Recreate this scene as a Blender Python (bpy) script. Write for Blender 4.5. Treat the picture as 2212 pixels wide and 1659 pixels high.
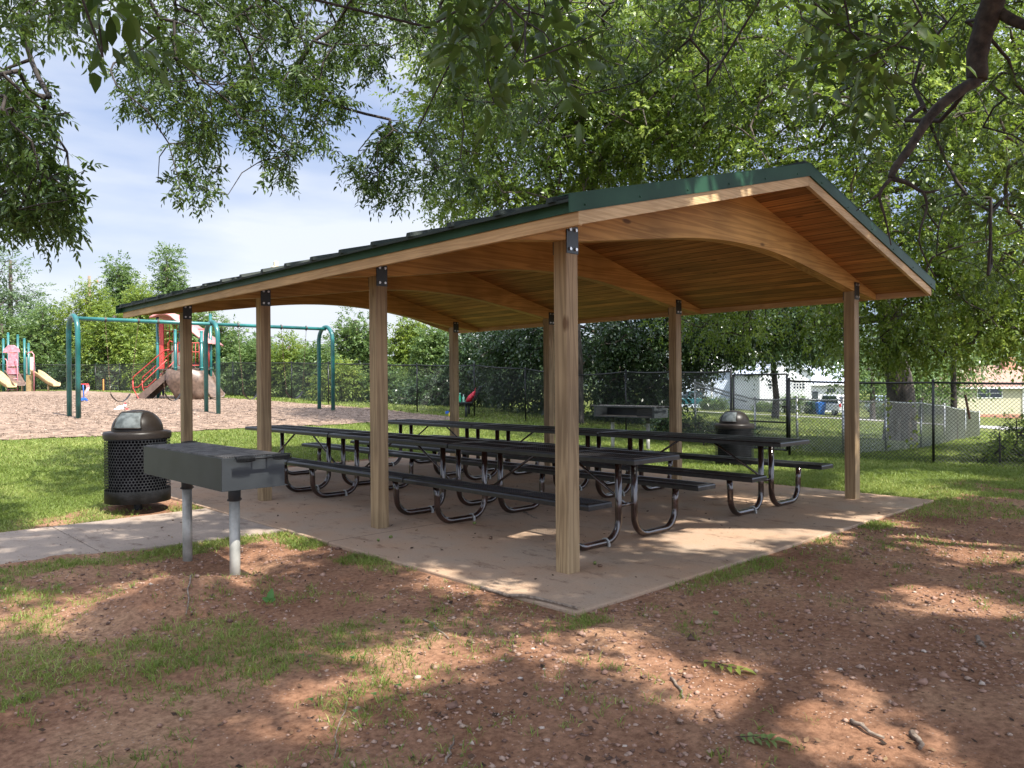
import bpy, math, random
import numpy as np
from mathutils import Vector, Matrix

for o in list(bpy.data.objects): bpy.data.objects.remove(o)
S = bpy.context.scene
COL = S.collection
random.seed(7)
RNG = np.random.default_rng(7)
R_ = math.radians

# ------------------------------------------------------------------ camera
CAM = Vector((-3.7244, -3.3633, 1.5))
RIGHT = Vector((0.72781903, -0.68572617, -0.00768633))
FWD = Vector((0.68572969, 0.72785172, -0.00258308))
UP = Vector((0.0073658, -0.00339073, 0.99996712))
cd = bpy.data.cameras.new('camera')
cam = bpy.data.objects.new('camera', cd); COL.objects.link(cam)
cd.sensor_width = 36; cd.lens = 36 * 3031.96 / 4032
cd.clip_start = 0.05; cd.clip_end = 2000
mw = Matrix.Identity(4)
for i in range(3):
    mw[i][0] = RIGHT[i]; mw[i][1] = UP[i]; mw[i][2] = -FWD[i]; mw[i][3] = CAM[i]
cam.matrix_world = mw
S.camera = cam

def at(vx, vy, D):
    """world point seen at pixel (vx,vy) of a 2212 px wide view, at depth D"""
    k = D / 1663.36
    return CAM + RIGHT * ((vx - 1106) * k) + FWD * D + UP * (-(vy - 829.5) * k)

# ------------------------------------------------------------------ sky, sun, exposure
SUN_EL, SUN_AZ = R_(54), R_(180)      # azimuth measured from +Y; the sun stands behind the camera
SUN = Vector((math.sin(SUN_AZ) * math.cos(SUN_EL), math.cos(SUN_AZ) * math.cos(SUN_EL), math.sin(SUN_EL)))
w = bpy.data.worlds.new('World'); S.world = w; w.use_nodes = True
nt = w.node_tree; N = nt.nodes; Lk = nt.links
for n in list(N): N.remove(n)
out = N.new('ShaderNodeOutputWorld'); bg = N.new('ShaderNodeBackground'); bg.inputs[1].default_value = 0.15
sky = N.new('ShaderNodeTexSky'); sky.sky_type = 'NISHITA'; sky.sun_disc = False
sky.sun_elevation = SUN_EL; sky.sun_rotation = SUN_AZ; sky.air_density = 1.0; sky.dust_density = 1.5
tc = N.new('ShaderNodeTexCoord'); mp = N.new('ShaderNodeMapping'); mp.inputs['Scale'].default_value = (1.0, 1.0, 4.5)
mp.inputs['Rotation'].default_value = (R_(6), R_(-8), 0)
nz = N.new('ShaderNodeTexNoise'); nz.inputs['Scale'].default_value = 1.7; nz.inputs['Detail'].default_value = 6; nz.inputs['Roughness'].default_value = 0.5
cr = N.new('ShaderNodeValToRGB'); cr.color_ramp.elements[0].position = 0.36; cr.color_ramp.elements[1].position = 0.66
cr.color_ramp.elements[0].color = (0.80, 0.80, 0.80, 1); cr.color_ramp.elements[1].color = (0.97, 0.97, 0.97, 1)
mx = N.new('ShaderNodeMix'); mx.data_type = 'RGBA'
cl = N.new('ShaderNodeMix'); cl.data_type = 'RGBA'
cl.inputs[6].default_value = (1.30, 1.62, 2.50, 1); cl.inputs[7].default_value = (2.85, 3.0, 3.3, 1)
Lk.new(tc.outputs['Generated'], mp.inputs[0]); Lk.new(mp.outputs[0], nz.inputs[0]); Lk.new(nz.outputs[0], cr.inputs[0])
Lk.new(cr.outputs[0], mx.inputs[0]); Lk.new(sky.outputs[0], mx.inputs[6])
mr = N.new('ShaderNodeMapRange'); mr.inputs[1].default_value = 0.38; mr.inputs[2].default_value = 0.60
Lk.new(nz.outputs[0], mr.inputs[0]); Lk.new(mr.outputs[0], cl.inputs[0])
# brightness added to the unseen sky around the sun, to lift the shade
dt = N.new('ShaderNodeVectorMath'); dt.operation = 'DOT_PRODUCT'; dt.inputs[1].default_value = SUN; Lk.new(tc.outputs['Generated'], dt.inputs[0])
gl = N.new('ShaderNodeMapRange'); gl.inputs[1].default_value = 0.05; gl.inputs[2].default_value = 0.95; gl.inputs[3].default_value = 1.0; gl.inputs[4].default_value = 3.8; Lk.new(dt.outputs['Value'], gl.inputs[0])
gx_ = N.new('ShaderNodeVectorMath'); gx_.operation = 'SCALE'; Lk.new(cl.outputs[2], gx_.inputs[0]); Lk.new(gl.outputs[0], gx_.inputs['Scale'])
Lk.new(gx_.outputs[0], mx.inputs[7])
Lk.new(mx.outputs[2], bg.inputs[0]); Lk.new(bg.outputs[0], out.inputs[0])
sd = bpy.data.lights.new('sun', 'SUN'); sd.energy = 5.0; sd.angle = R_(0.53); sd.color = (1.0, 0.95, 0.86)
so = bpy.data.objects.new('sun', sd); COL.objects.link(so)
so.rotation_euler = SUN.to_track_quat('Z', 'Y').to_euler(); so.location = (0, -20, 30)
S.view_settings.view_transform = 'Standard'; S.view_settings.look = 'None'
S.view_settings.gamma = 1; S.view_settings.use_curve_mapping = False
S.view_settings.exposure = 1.08
S.render.engine = 'CYCLES'
try:
    S.cycles.max_bounces = 8; S.cycles.diffuse_bounces = 4; S.cycles.transmission_bounces = 6; S.cycles.transparent_max_bounces = 8
except Exception: pass

# ------------------------------------------------------------------ helpers: tagging
def link(name, data, parent=None):
    o = bpy.data.objects.new(name, data); COL.objects.link(o)
    if parent is not None: o.parent = parent
    return o
def tag(o, label=None, cat=None, group=None, kind=None):
    if label: o['label'] = label
    if cat: o['category'] = cat
    if group: o['group'] = group
    if kind: o['kind'] = kind
    return o
def thing(name, label, cat, loc=(0, 0, 0), rz=0.0, group=None, sc=1.0):
    o = link(name, None); o.location = loc; o.rotation_euler = (0, 0, rz); o.scale = (sc, sc, sc)
    o.empty_display_size = 0.2
    return tag(o, label, cat, group)
def kids(o): return [c for c in bpy.data.objects if c.parent == o]
def dup(root, loc, rz, label, group=None):
    r = root.copy(); COL.objects.link(r); r.location = loc; r.rotation_euler = (0, 0, rz); r['label'] = label
    if group: r['group'] = group
    for ch in kids(root):
        c = ch.copy(); COL.objects.link(c); c.parent = r
        for g in kids(ch):
            d = g.copy(); COL.objects.link(d); d.parent = c
    return r

# ------------------------------------------------------------------ helpers: materials
def newmat(name):
    m = bpy.data.materials.new(name); m.use_nodes = True
    return m, m.node_tree.nodes, m.node_tree.links, m.node_tree.nodes['Principled BSDF']
def mat(name, c, rough=0.6, metal=0.0, var=0.12, scale=8.0, bump=0.0, spec=0.5, coat=0.0, c2=None, lo=0.35, hi=0.65, coord='Object', stretch=(1, 1, 1), detail=5):
    m, n, l, p = newmat(name)
    p.inputs['Roughness'].default_value = rough; p.inputs['Metallic'].default_value = metal
    p.inputs['Specular IOR Level'].default_value = spec
    if coat: p.inputs['Coat Weight'].default_value = coat; p.inputs['Coat Roughness'].default_value = 0.15
    t = n.new('ShaderNodeTexCoord'); mpn = n.new('ShaderNodeMapping'); mpn.inputs['Scale'].default_value = stretch
    nz = n.new('ShaderNodeTexNoise'); nz.inputs['Scale'].default_value = scale; nz.inputs['Detail'].default_value = detail
    l.new(t.outputs[coord], mpn.inputs[0]); l.new(mpn.outputs[0], nz.inputs[0])
    r = n.new('ShaderNodeValToRGB'); r.color_ramp.elements[0].position = lo; r.color_ramp.elements[1].position = hi
    a = [max(0, x * (1 - var)) for x in c]; b = list(c2) if c2 else [min(1, x * (1 + var)) for x in c]
    r.color_ramp.elements[0].color = (*a, 1); r.color_ramp.elements[1].color = (*b, 1)
    l.new(nz.outputs[0], r.inputs[0]); l.new(r.outputs[0], p.inputs['Base Color'])
    if bump:
        bn = n.new('ShaderNodeBump'); bn.inputs['Strength'].default_value = bump; bn.inputs['Distance'].default_value = 0.02
        l.new(nz.outputs[0], bn.inputs['Height']); l.new(bn.outputs[0], p.inputs['Normal'])
    return m
def wood(name, c1, c2, axis, plank=None, dark=(0.10, 0.045, 0.015), rough=0.62, grain=1.0, knot=2.2):
    """pine: grain runs along axis; plank=(across axis index, width) shades boards one by one with dark joints"""
    m, n, l, p = newmat(name)
    p.inputs['Roughness'].default_value = rough; p.inputs['Specular IOR Level'].default_value = 0.3
    t = n.new('ShaderNodeTexCoord'); mp = n.new('ShaderNodeMapping')
    sc = [1.0 * 14 * grain] * 3; sc[axis] = 0.55 * grain; mp.inputs['Scale'].default_value = sc
    sx = n.new('ShaderNodeSeparateXYZ'); l.new(t.outputs['Object'], sx.inputs[0])
    src = t.outputs['Object']; fac_extra = None
    info = n.new('ShaderNodeObjectInfo')
    add = n.new('ShaderNodeVectorMath'); add.operation = 'ADD'
    mulr = n.new('ShaderNodeVectorMath'); mulr.operation = 'SCALE'; mulr.inputs[0].default_value = (3.1, 7.7, 5.3)
    l.new(info.outputs['Random'], mulr.inputs['Scale'])
    l.new(src, add.inputs[0]); l.new(mulr.outputs[0], add.inputs[1]); base = add.outputs[0]
    if plank:
        k, wd = plank
        dv = n.new('ShaderNodeMath'); dv.operation = 'DIVIDE'; dv.inputs[1].default_value = wd; l.new(sx.outputs[k], dv.inputs[0])
        fl = n.new('ShaderNodeMath'); fl.operation = 'FLOOR'; l.new(dv.outputs[0], fl.inputs[0])
        wn = n.new('ShaderNodeTexWhiteNoise'); wn.noise_dimensions = '1D'; l.new(fl.outputs[0], wn.inputs['W'])
        ms = n.new('ShaderNodeVectorMath'); ms.operation = 'SCALE'; ms.inputs['Scale'].default_value = 9.0; l.new(wn.outputs['Color'], ms.inputs[0])
        a2 = n.new('ShaderNodeVectorMath'); a2.operation = 'ADD'; l.new(base, a2.inputs[0]); l.new(ms.outputs[0], a2.inputs[1]); base = a2.outputs[0]
        fr = n.new('ShaderNodeMath'); fr.operation = 'FRACT'; l.new(dv.outputs[0], fr.inputs[0])
        sb = n.new('ShaderNodeMath'); sb.operation = 'SUBTRACT'; sb.inputs[1].default_value = 0.5; l.new(fr.outputs[0], sb.inputs[0])
        ab = n.new('ShaderNodeMath'); ab.operation = 'ABSOLUTE'; l.new(sb.outputs[0], ab.inputs[0])
        gt = n.new('ShaderNodeMath'); gt.operation = 'GREATER_THAN'; gt.inputs[1].default_value = 0.462; l.new(ab.outputs[0], gt.inputs[0])
    l.new(base, mp.inputs[0])
    nz = n.new('ShaderNodeTexNoise'); nz.inputs['Scale'].default_value = 1.0; nz.inputs['Detail'].default_value = 3; nz.inputs['Distortion'].default_value = 0.7
    l.new(mp.outputs[0], nz.inputs[0])
    # ring bands
    mu = n.new('ShaderNodeMath'); mu.operation = 'MULTIPLY'; mu.inputs[1].default_value = 42.0; l.new(nz.outputs[0], mu.inputs[0])
    sn = n.new('ShaderNodeMath'); sn.operation = 'SINE'; l.new(mu.outputs[0], sn.inputs[0])
    ma = n.new('ShaderNodeMapRange'); ma.inputs[1].default_value = -1; ma.inputs[2].default_value = 1; ma.inputs[3].default_value = 0.25; ma.inputs[4].default_value = 0.9
    l.new(sn.outputs[0], ma.inputs[0])
    r = n.new('ShaderNodeMix'); r.data_type = 'RGBA'; r.inputs[6].default_value = (*c1, 1); r.inputs[7].default_value = (*c2, 1)
    l.new(ma.outputs[0], r.inputs[0]); col = r.outputs[2]
    # broad tone variation
    n2 = n.new('ShaderNodeTexNoise'); n2.inputs['Scale'].default_value = 1.6; n2.inputs['Detail'].default_value = 3; l.new(base, n2.inputs[0])
    hv = n.new('ShaderNodeHueSaturation'); mr2 = n.new('ShaderNodeMapRange'); mr2.inputs[1].default_value = 0.3; mr2.inputs[2].default_value = 0.7; mr2.inputs[3].default_value = 0.78; mr2.inputs[4].default_value = 1.2
    l.new(n2.outputs[0], mr2.inputs[0]); l.new(mr2.outputs[0], hv.inputs['Value']); l.new(col, hv.inputs['Color']); col = hv.outputs[0]
    if plank:
        h2 = n.new('ShaderNodeHueSaturation'); m3 = n.new('ShaderNodeMapRange'); m3.inputs[3].default_value = 0.72; m3.inputs[4].default_value = 1.28
        l.new(wn.outputs['Value'], m3.inputs[0]); l.new(m3.outputs[0], h2.inputs['Value']); l.new(col, h2.inputs['Color']); col = h2.outputs[0]
    # knots
    mk = n.new('ShaderNodeMapping'); s3 = [knot * 1.7] * 3; s3[axis] = knot * 0.6; mk.inputs['Scale'].default_value = s3; l.new(base, mk.inputs[0])
    vo = n.new('ShaderNodeTexVoronoi'); vo.inputs['Scale'].default_value = 1.0; l.new(mk.outputs[0], vo.inputs[0])
    kr = n.new('ShaderNodeMapRange'); kr.inputs[1].default_value = 0.055; kr.inputs[2].default_value = 0.09; kr.inputs[3].default_value = 0.85; kr.inputs[4].default_value = 0.0
    l.new(vo.outputs['Distance'], kr.inputs[0])
    m4 = n.new('ShaderNodeMix'); m4.data_type = 'RGBA'; m4.inputs[7].default_value = (*dark, 1); l.new(kr.outputs[0], m4.inputs[0]); l.new(col, m4.inputs[6]); col = m4.outputs[2]
    if plank:
        m5 = n.new('ShaderNodeMix'); m5.data_type = 'RGBA'; m5.inputs[7].default_value = (dark[0] * .5, dark[1] * .5, dark[2] * .5, 1); l.new(gt.outputs[0], m5.inputs[0]); l.new(col, m5.inputs[6]); col = m5.outputs[2]
    l.new(col, p.inputs['Base Color'])
    bn = n.new('ShaderNodeBump'); bn.inputs['Strength'].default_value = 0.12; bn.inputs['Distance'].default_value = 0.01; l.new(ma.outputs[0], bn.inputs['Height']); l.new(bn.outputs[0], p.inputs['Normal'])
    return m
def leafmat(name, dark, mid, light, trans=0.35, rough=0.38, spec=0.5):
    m, n, l, p = newmat(name)
    at_ = n.new('ShaderNodeAttribute'); at_.attribute_name = 'v'
    r = n.new('ShaderNodeValToRGB'); e = r.color_ramp.elements
    e[0].position = 0.0; e[0].color = (*dark, 1); e[1].position = 1.0; e[1].color = (*light, 1)
    x = e.new(0.55); x.color = (*mid, 1)
    l.new(at_.outputs['Fac'], r.inputs[0]); l.new(r.outputs[0], p.inputs['Base Color'])
    p.inputs['Roughness'].default_value = rough; p.inputs['Specular IOR Level'].default_value = spec
    tr = n.new('ShaderNodeBsdfTranslucent'); hs = n.new('ShaderNodeHueSaturation'); hs.inputs['Value'].default_value = 1.5; hs.inputs['Saturation'].default_value = 1.05; hs.inputs['Hue'].default_value = 0.485
    l.new(r.outputs[0], hs.inputs['Color']); l.new(hs.outputs[0], tr.inputs[0])
    mxs = n.new('ShaderNodeMixShader'); mxs.inputs[0].default_value = trans
    l.new(p.outputs[0], mxs.inputs[1]); l.new(tr.outputs[0], mxs.inputs[2]); l.new(mxs.outputs[0], n['Material Output'].inputs[0])
    return m

# ------------------------------------------------------------------ helpers: mesh building
class MB:
    def __init__(s): s.v = []; s.f = []; s.sm = []
    def add(s, vs, fs, smooth=False):
        b = len(s.v); s.v += [tuple(v) for v in vs]; s.f += [tuple(i + b for i in f) for f in fs]; s.sm += [smooth] * len(fs); return s
    def box(s, x0, x1, y0, y1, z0, z1, M=None):
        vs = [Vector(p) for p in ((x0, y0, z0), (x1, y0, z0), (x1, y1, z0), (x0, y1, z0), (x0, y0, z1), (x1, y0, z1), (x1, y1, z1), (x0, y1, z1))]
        if M is not None: vs = [M @ v for v in vs]
        return s.add(vs, [(3, 2, 1, 0), (4, 5, 6, 7), (0, 1, 5, 4), (1, 2, 6, 5), (2, 3, 7, 6), (3, 0, 4, 7)])
    def beam(s, a, b, wx, wz):
        """box between two points"""
        a = Vector(a); b = Vector(b); d = (b - a); L = d.length; q = d.to_track_quat('Y', 'Z').to_matrix().to_4x4()
        return s.box(-wx / 2, wx / 2, 0, L, -wz / 2, wz / 2, Matrix.Translation(a) @ q)
    def prism(s, poly, z0, z1, M=None):
        n = len(poly); vs = [Vector((x, y, z0)) for x, y in poly] + [Vector((x, y, z1)) for x, y in poly]
        if M is not None: vs = [M @ v for v in vs]
        return s.add(vs, [tuple(range(n))[::-1], tuple(range(n, 2 * n))] + [(i, (i + 1) % n, n + (i + 1) % n, n + i) for i in range(n)])
    def tube(s, path, r, n=8, cap=True, closed=False):
        P = [Vector(p) for p in path]; m = len(P); rs = r if isinstance(r, (list, tuple)) else [r] * m
        vs = []; prev = None
        for i, p in enumerate(P):
            if closed: t = P[(i + 1) % m] - P[i - 1]
            else: t = P[min(i + 1, m - 1)] - P[max(i - 1, 0)]
            if t.length < 1e-9: t = Vector((0, 0, 1))
            t.normalize()
            if prev is None:
                u = t.orthogonal().normalized()
            else:
                u = prev - t * prev.dot(t); u = u.normalized() if u.length > 1e-6 else t.orthogonal().normalized()
            prev = u; w_ = t.cross(u)
            for k in range(n):
                a = 2 * math.pi * k / n; vs.append(p + (u * math.cos(a) + w_ * math.sin(a)) * rs[i])
        fs = []
        rng = m if closed else m - 1
        for i in range(rng):
            j = (i + 1) % m
            for k in range(n): fs.append((i * n + k, i * n + (k + 1) % n, j * n + (k + 1) % n, j * n + k))
        s.add(vs, fs, n > 4)
        if cap and not closed:
            b = len(s.v) - m * n
            s.f += [tuple(b + k for k in range(n))[::-1], tuple(b + (m - 1) * n + k for k in range(n))]; s.sm += [False, False]
        return s
    def lathe(s, prof, c=(0, 0, 0), n=32, smooth=True):
        vs = []; m = len(prof)
        for r, z in prof:
            for k in range(n): a = 2 * math.pi * k / n; vs.append((c[0] + r * math.cos(a), c[1] + r * math.sin(a), c[2] + z))
        return s.add(vs, [(i * n + k, i * n + (k + 1) % n, (i + 1) * n + (k + 1) % n, (i + 1) * n + k) for i in range(m - 1) for k in range(n)], smooth)
    def build(s, name, m, parent=None, bevel=0.0):
        me = bpy.data.meshes.new(name); me.from_pydata([tuple(v) for v in s.v], [], s.f)
        me.polygons.foreach_set('use_smooth', s.sm); me.materials.append(m); me.update()
        o = link(name, me, parent)
        if bevel:
            b = o.modifiers.new('bevel', 'BEVEL'); b.width = bevel; b.segments = 2; b.limit_method = 'ANGLE'; b.harden_normals = False
        return o
def npmesh(name, verts, faces, m, parent=None, v=None, smooth=False):
    """verts (N,3), faces (F,k) numpy; v per-vertex colour value"""
    me = bpy.data.meshes.new(name); F, k = faces.shape
    me.vertices.add(len(verts)); me.vertices.foreach_set('co', np.ascontiguousarray(verts, dtype=np.float32).ravel())
    me.loops.add(F * k); me.loops.foreach_set('vertex_index', np.ascontiguousarray(faces, dtype=np.int32).ravel())
    me.polygons.add(F); me.polygons.foreach_set('loop_start', np.arange(0, F * k, k, dtype=np.int32))
    try: me.polygons.foreach_set('loop_total', np.full(F, k, dtype=np.int32))
    except Exception: pass
    if smooth: me.polygons.foreach_set('use_smooth', np.ones(F, dtype=bool))
    me.update(calc_edges=True)
    if v is not None:
        a = me.attributes.new('v', 'FLOAT', 'POINT'); a.data.foreach_set('value', np.ascontiguousarray(v, dtype=np.float32))
    me.materials.append(m)
    return link(name, me, parent)
def arc(c, r, a0, a1, n, ax=0, bx=2):
    """points on an arc in the plane of axes ax,bx"""
    o = []
    for i in range(n + 1):
        a = a0 + (a1 - a0) * i / n; p = list(c); p[ax] += r * math.cos(a); p[bx] += r * math.sin(a); o.append(tuple(p))
    return o
def norm(a): return a / np.maximum(np.linalg.norm(a, axis=-1, keepdims=True), 1e-9)

# value noise in the ground plane
_T = np.random.default_rng(3).random((256, 256))
def vn(x, y, s=1.0, o=0.0):
    x = np.asarray(x, float) * s + 1000.3 + o; y = np.asarray(y, float) * s + 1000.7 + o * 1.7
    xi = np.floor(x).astype(int); yi = np.floor(y).astype(int); fx = x - xi; fy = y - yi
    fx = fx * fx * (3 - 2 * fx); fy = fy * fy * (3 - 2 * fy)
    g = lambda i, j: _T[i % 256, j % 256]
    return (g(xi, yi) * (1 - fx) + g(xi + 1, yi) * fx) * (1 - fy) + (g(xi, yi + 1) * (1 - fx) + g(xi + 1, yi + 1) * fx) * fy
def fbm(x, y, s, o=0.0): return vn(x, y, s, o) * .5 + vn(x, y, s * 2.1, o + 5) * .3 + vn(x, y, s * 4.3, o + 9) * .2

# ------------------------------------------------------------------ terrain
GY = ([-60, -5, 7, 9.6, 12, 16, 20, 24, 30, 48, 80, 200, 700], [-.07, -.028, -.028, -.02, .15, .45, .63, .73, .88, 1.18, 1.5, 2, 4])
GX = ([-300, 9, 12, 15, 22, 60, 100, 300], [0, 0, -.05, -.12, -.35, -2.4, -3.4, -5])
SW, SL = 6.62, 9.45        # slab size in X and Y
def zt(X, Y, fine=True):
    X = np.asarray(X, float); Y = np.asarray(Y, float)
    z = np.interp(Y, *GY) + np.interp(X, *GX)
    z = z + 0.085 * np.exp(-(((X + .62) ** 2 + (Y - 6.62) ** 2) / 0.16))                # rise under the left bin
    z = z - 0.11 * np.exp(-((X + 1.15) ** 2 / .45 + (Y - 2.95) ** 2 / .45))            # hollow under the grill
    z = z + 0.20 * np.exp(-(((X + 1.85) ** 2 / .16 + (Y - 2.2) ** 2 / .12)))          # dirt heap beside it
    z = z + 0.09 * np.exp(-(((X + 1.25) ** 2 / .12 + (Y - 2.2) ** 2 / .03)))
    if fine:
        d = np.maximum(np.maximum(-X, X - SW), np.maximum(-Y, Y - SL))
        k = np.clip(d / .5, 0.15, 1) * np.clip((30 - np.hypot(X + 3.7, Y + 3.4)) / 20, 0, 1)
        z = z + k * ((fbm(X, Y, 1.1) - .5) * .07 + (vn(X, Y, 9.0, 3) - .5) * .012 + (vn(X, Y, 23.0, 8) - .5) * .010)
        d2 = in_path(X, Y, -.12); z = np.where(d2, np.minimum(z, -.05), z); z = np.where((Y > 3.5) & (Y < 6.6) & (X < 0.2) & ~d2, np.minimum(z, -.004 + .03 * vn(X, Y, 1.1, 50)), z)
    return z
def grass_amount(X, Y):
    """how much turf covers the ground, 0..1"""
    X = np.asarray(X, float); Y = np.asarray(Y, float)
    n1 = fbm(X, Y, .55, 2); n2 = fbm(X, Y, 1.9, 7)
    r = (X + 3.72) * .728 - (Y + 3.36) * .686; c = (X + 3.72) * .686 + (Y + 3.36) * .728   # sideways, forward
    back = np.clip((Y - 9.6) / .25, 0, 1)
    left = np.clip((Y - 6.35 - .25 * n2) / .5, 0, 1) * np.clip((-X - .25 + .5 * n2 - np.exp(-((Y - 6.6) ** 2) / 1.0) * 1.1) / .4, 0, 1)
    right = np.clip((X - 6.65) / .2, 0, 1) * np.clip((Y + 1.2 * n1 - 0.2) / 1.2, 0, 1)
    a = np.maximum(np.maximum(back, left), right)
    fg = np.clip((-.12 * c - r) / 1.6 + .5, 0, 1) * 1.0                                   # foreground, mostly on the left
    patch = np.clip((n1 * .5 + n2 * .5 - .47) / .14, 0, 1) * .7
    far = np.clip((c - 7.5) / 2.5, 0, 1) * np.clip((r - 3.0) / 1.5, 0, 1) * .8
    b = np.maximum(fg * patch, np.maximum(far * np.clip((n2 - .36) / .2, 0, 1), .16 * np.clip((n2 * .6 + n1 * .4 - .50) / .06, 0, 1)))
    b = np.where((X < -.0) & (Y > 2.6) & (Y < 4.3) & (X > -2.2), b * .25, b)
    b = np.where(np.hypot(X + 1.5, Y - 2.5) < .9, b * .35, b)
    # tufts along the slab and path edges
    e = np.where((X < 0) & (X > -.28) & (Y > -.2) & (Y < 4.1), np.clip((vn(X * 0, Y, 1.9, 4) - .45) / .1, 0, 1), 0)
    e2 = np.where((Y < 0) & (Y > -.25) & (X > -.2) & (X < 6.6), np.clip((vn(X, Y * 0, 1.7, 6) - .58) / .1, 0, 1), 0)
    e3 = np.where((X < -.3) & (Y > 3.75) & (Y < 4.12), .8, 0)
    b = np.maximum(np.maximum(b, e), np.maximum(e2, e3))
    return np.maximum(a, b)
def mulch_in(X, Y):
    e = (vn(X, Y, .8, 11) - .5) * .3
    return (Y > 15.0 + e) & (X < np.interp(Y, [15, 24, 33, 48], [11.7, 11.2, 10.4, 9.0]) + e) & (Y < 47.5) & (X > -26)
def in_slab(X, Y, m=0.0): return (X > -m) & (X < SW + m) & (Y > -m) & (Y < SL + m)
def in_path(X, Y, m=0.0):
    return (X < 0) & (Y > np.interp(X, [-7, -2.4, -1.2, -.75, 0], [4.45, 4.4, 4.17, 4.12, 4.02]) - m) & (Y < 6.05 + m) & (X > -9)

def axis_steps(c, lim0, lim1, d0):
    a = [0.0]; 
    def go(lim):
        o = []; x = 0.0; d = d0
        while x < lim: x += d; d = d * 1.035 if x > 7 else d; o.append(x)
        return o
    return np.array(sorted([c - t for t in go(c - lim0)] + [c] + [c + t for t in go(lim1 - c)]))
xs = axis_steps(0.0, -420, 420, .07); ys = axis_steps(0.5, -60, 620, .07)
GXm, GYm = np.meshgrid(xs, ys, indexing='ij'); gz = zt(GXm, GYm)
inside = in_slab(GXm, GYm, -.1); gz = np.where(inside, gz - .06, gz)
V = np.stack([GXm, GYm, gz], -1).reshape(-1, 3); nx, ny = GXm.shape
idx = np.arange(nx * ny).reshape(nx, ny)
F = np.stack([idx[:-1, :-1], idx[1:, :-1], idx[1:, 1:], idx[:-1, 1:]], -1).reshape(-1, 4)
ga = np.where(np.hypot(GXm, GYm) > 40, 1.0, grass_amount(GXm, GYm)); ga = np.where((GYm < 4.3) & (GXm < 6.6), np.minimum(ga, .56), ga).ravel()
m, n, l, p = newmat('soil_and_turf'); p.inputs['Roughness'].default_value = 0.95; p.inputs['Specular IOR Level'].default_value = 0.15
t = n.new('ShaderNodeTexCoord')
def noise(sc, det=5, ro=.6):
    q = n.new('ShaderNodeTexNoise'); q.inputs['Scale'].default_value = sc; q.inputs['Detail'].default_value = det; q.inputs['Roughness'].default_value = ro
    l.new(t.outputs['Object'], q.inputs[0]); return q
def ramp(src, a, b, pa, pb, mid=None):
    q = n.new('ShaderNodeValToRGB'); q.color_ramp.elements[0].position = pa; q.color_ramp.elements[1].position = pb
    q.color_ramp.elements[0].color = (*a, 1); q.color_ramp.elements[1].color = (*b, 1)
    if mid: z_ = q.color_ramp.elements.new(mid[0]); z_.color = (*mid[1], 1)
    l.new(src, q.inputs[0]); return q
d1 = ramp(noise(.9, 6).outputs[0], (.225, .118, .070), (.40, .25, .155), .34, .66, (.5, (.31, .175, .11)))
d2 = ramp(noise(28, 6, .7).outputs[0], (.20, .12, .08), (1.0, .95, .90), .30, .62)
mm = n.new('ShaderNodeMix'); mm.data_type = 'RGBA'; mm.blend_type = 'MULTIPLY'; mm.inputs[0].default_value = 0.75
l.new(d1.outputs[0], mm.inputs[6]); l.new(d2.outputs[0], mm.inputs[7])
vo = n.new('ShaderNodeTexVoronoi'); vo.inputs['Scale'].default_value = 38; l.new(t.outputs['Object'], vo.inputs[0])
vr = ramp(vo.outputs['Distance'], (1, 1, 1), (0, 0, 0), .16, .22); vc = ramp(vo.outputs['Color'], (.10, .06, .045), (.46, .34, .26), .2, .8)
sel = n.new('ShaderNodeMath'); sel.operation = 'GREATER_THAN'; sel.inputs[1].default_value = .52; l.new(noise(3.1, 4).outputs[0], sel.inputs[0])
ml = n.new('ShaderNodeMath'); ml.operation = 'MULTIPLY'; l.new(vr.outputs[0], ml.inputs[0]); l.new(sel.outputs[0], ml.inputs[1])
m6 = n.new('ShaderNodeMix'); m6.data_type = 'RGBA'; l.new(ml.outputs[0], m6.inputs[0]); l.new(mm.outputs[2], m6.inputs[6]); l.new(vc.outputs[0], m6.inputs[7])
g1 = ramp(noise(2.4, 6, .7).outputs[0], (.075, .11, .025), (.17, .225, .05), .3, .7); g2 = ramp(noise(40, 4, .8).outputs[0], (.35, .35, .35), (1.0, 1.0, .9), .3, .65)
m7 = n.new('ShaderNodeMix'); m7.data_type = 'RGBA'; m7.blend_type = 'MULTIPLY'; m7.inputs[0].default_value = .8; l.new(g1.outputs[0], m7.inputs[6]); l.new(g2.outputs[0], m7.inputs[7])
aa = n.new('ShaderNodeAttribute'); aa.attribute_name = 'v'
ad = n.new('ShaderNodeMath'); ad.operation = 'ADD'; l.new(aa.outputs['Fac'], ad.inputs[0]); l.new(noise(17, 5, .8).outputs[0], ad.inputs[1])
gm = n.new('ShaderNodeMapRange'); gm.inputs[1].default_value = .98; gm.inputs[2].default_value = 1.30; gm.inputs[4].default_value = .88; l.new(ad.outputs[0], gm.inputs[0])
m8 = n.new('ShaderNodeMix'); m8.data_type = 'RGBA'; l.new(gm.outputs[0], m8.inputs[0]); l.new(m6.outputs[2], m8.inputs[6]); l.new(m7.outputs[2], m8.inputs[7])
l.new(m8.outputs[2], p.inputs['Base Color'])
bn = n.new('ShaderNodeBump'); bn.inputs['Strength'].default_value = .7; bn.inputs['Distance'].default_value = .02
l.new(noise(34, 6, .75).outputs[0], bn.inputs['Height']); l.new(bn.outputs[0], p.inputs['Normal'])
M_SOIL = m
tag(npmesh('ground', V, F, m, v=ga, smooth=True), 'red dirt and patchy turf round the picnic shelter', kind='structure')

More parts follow.
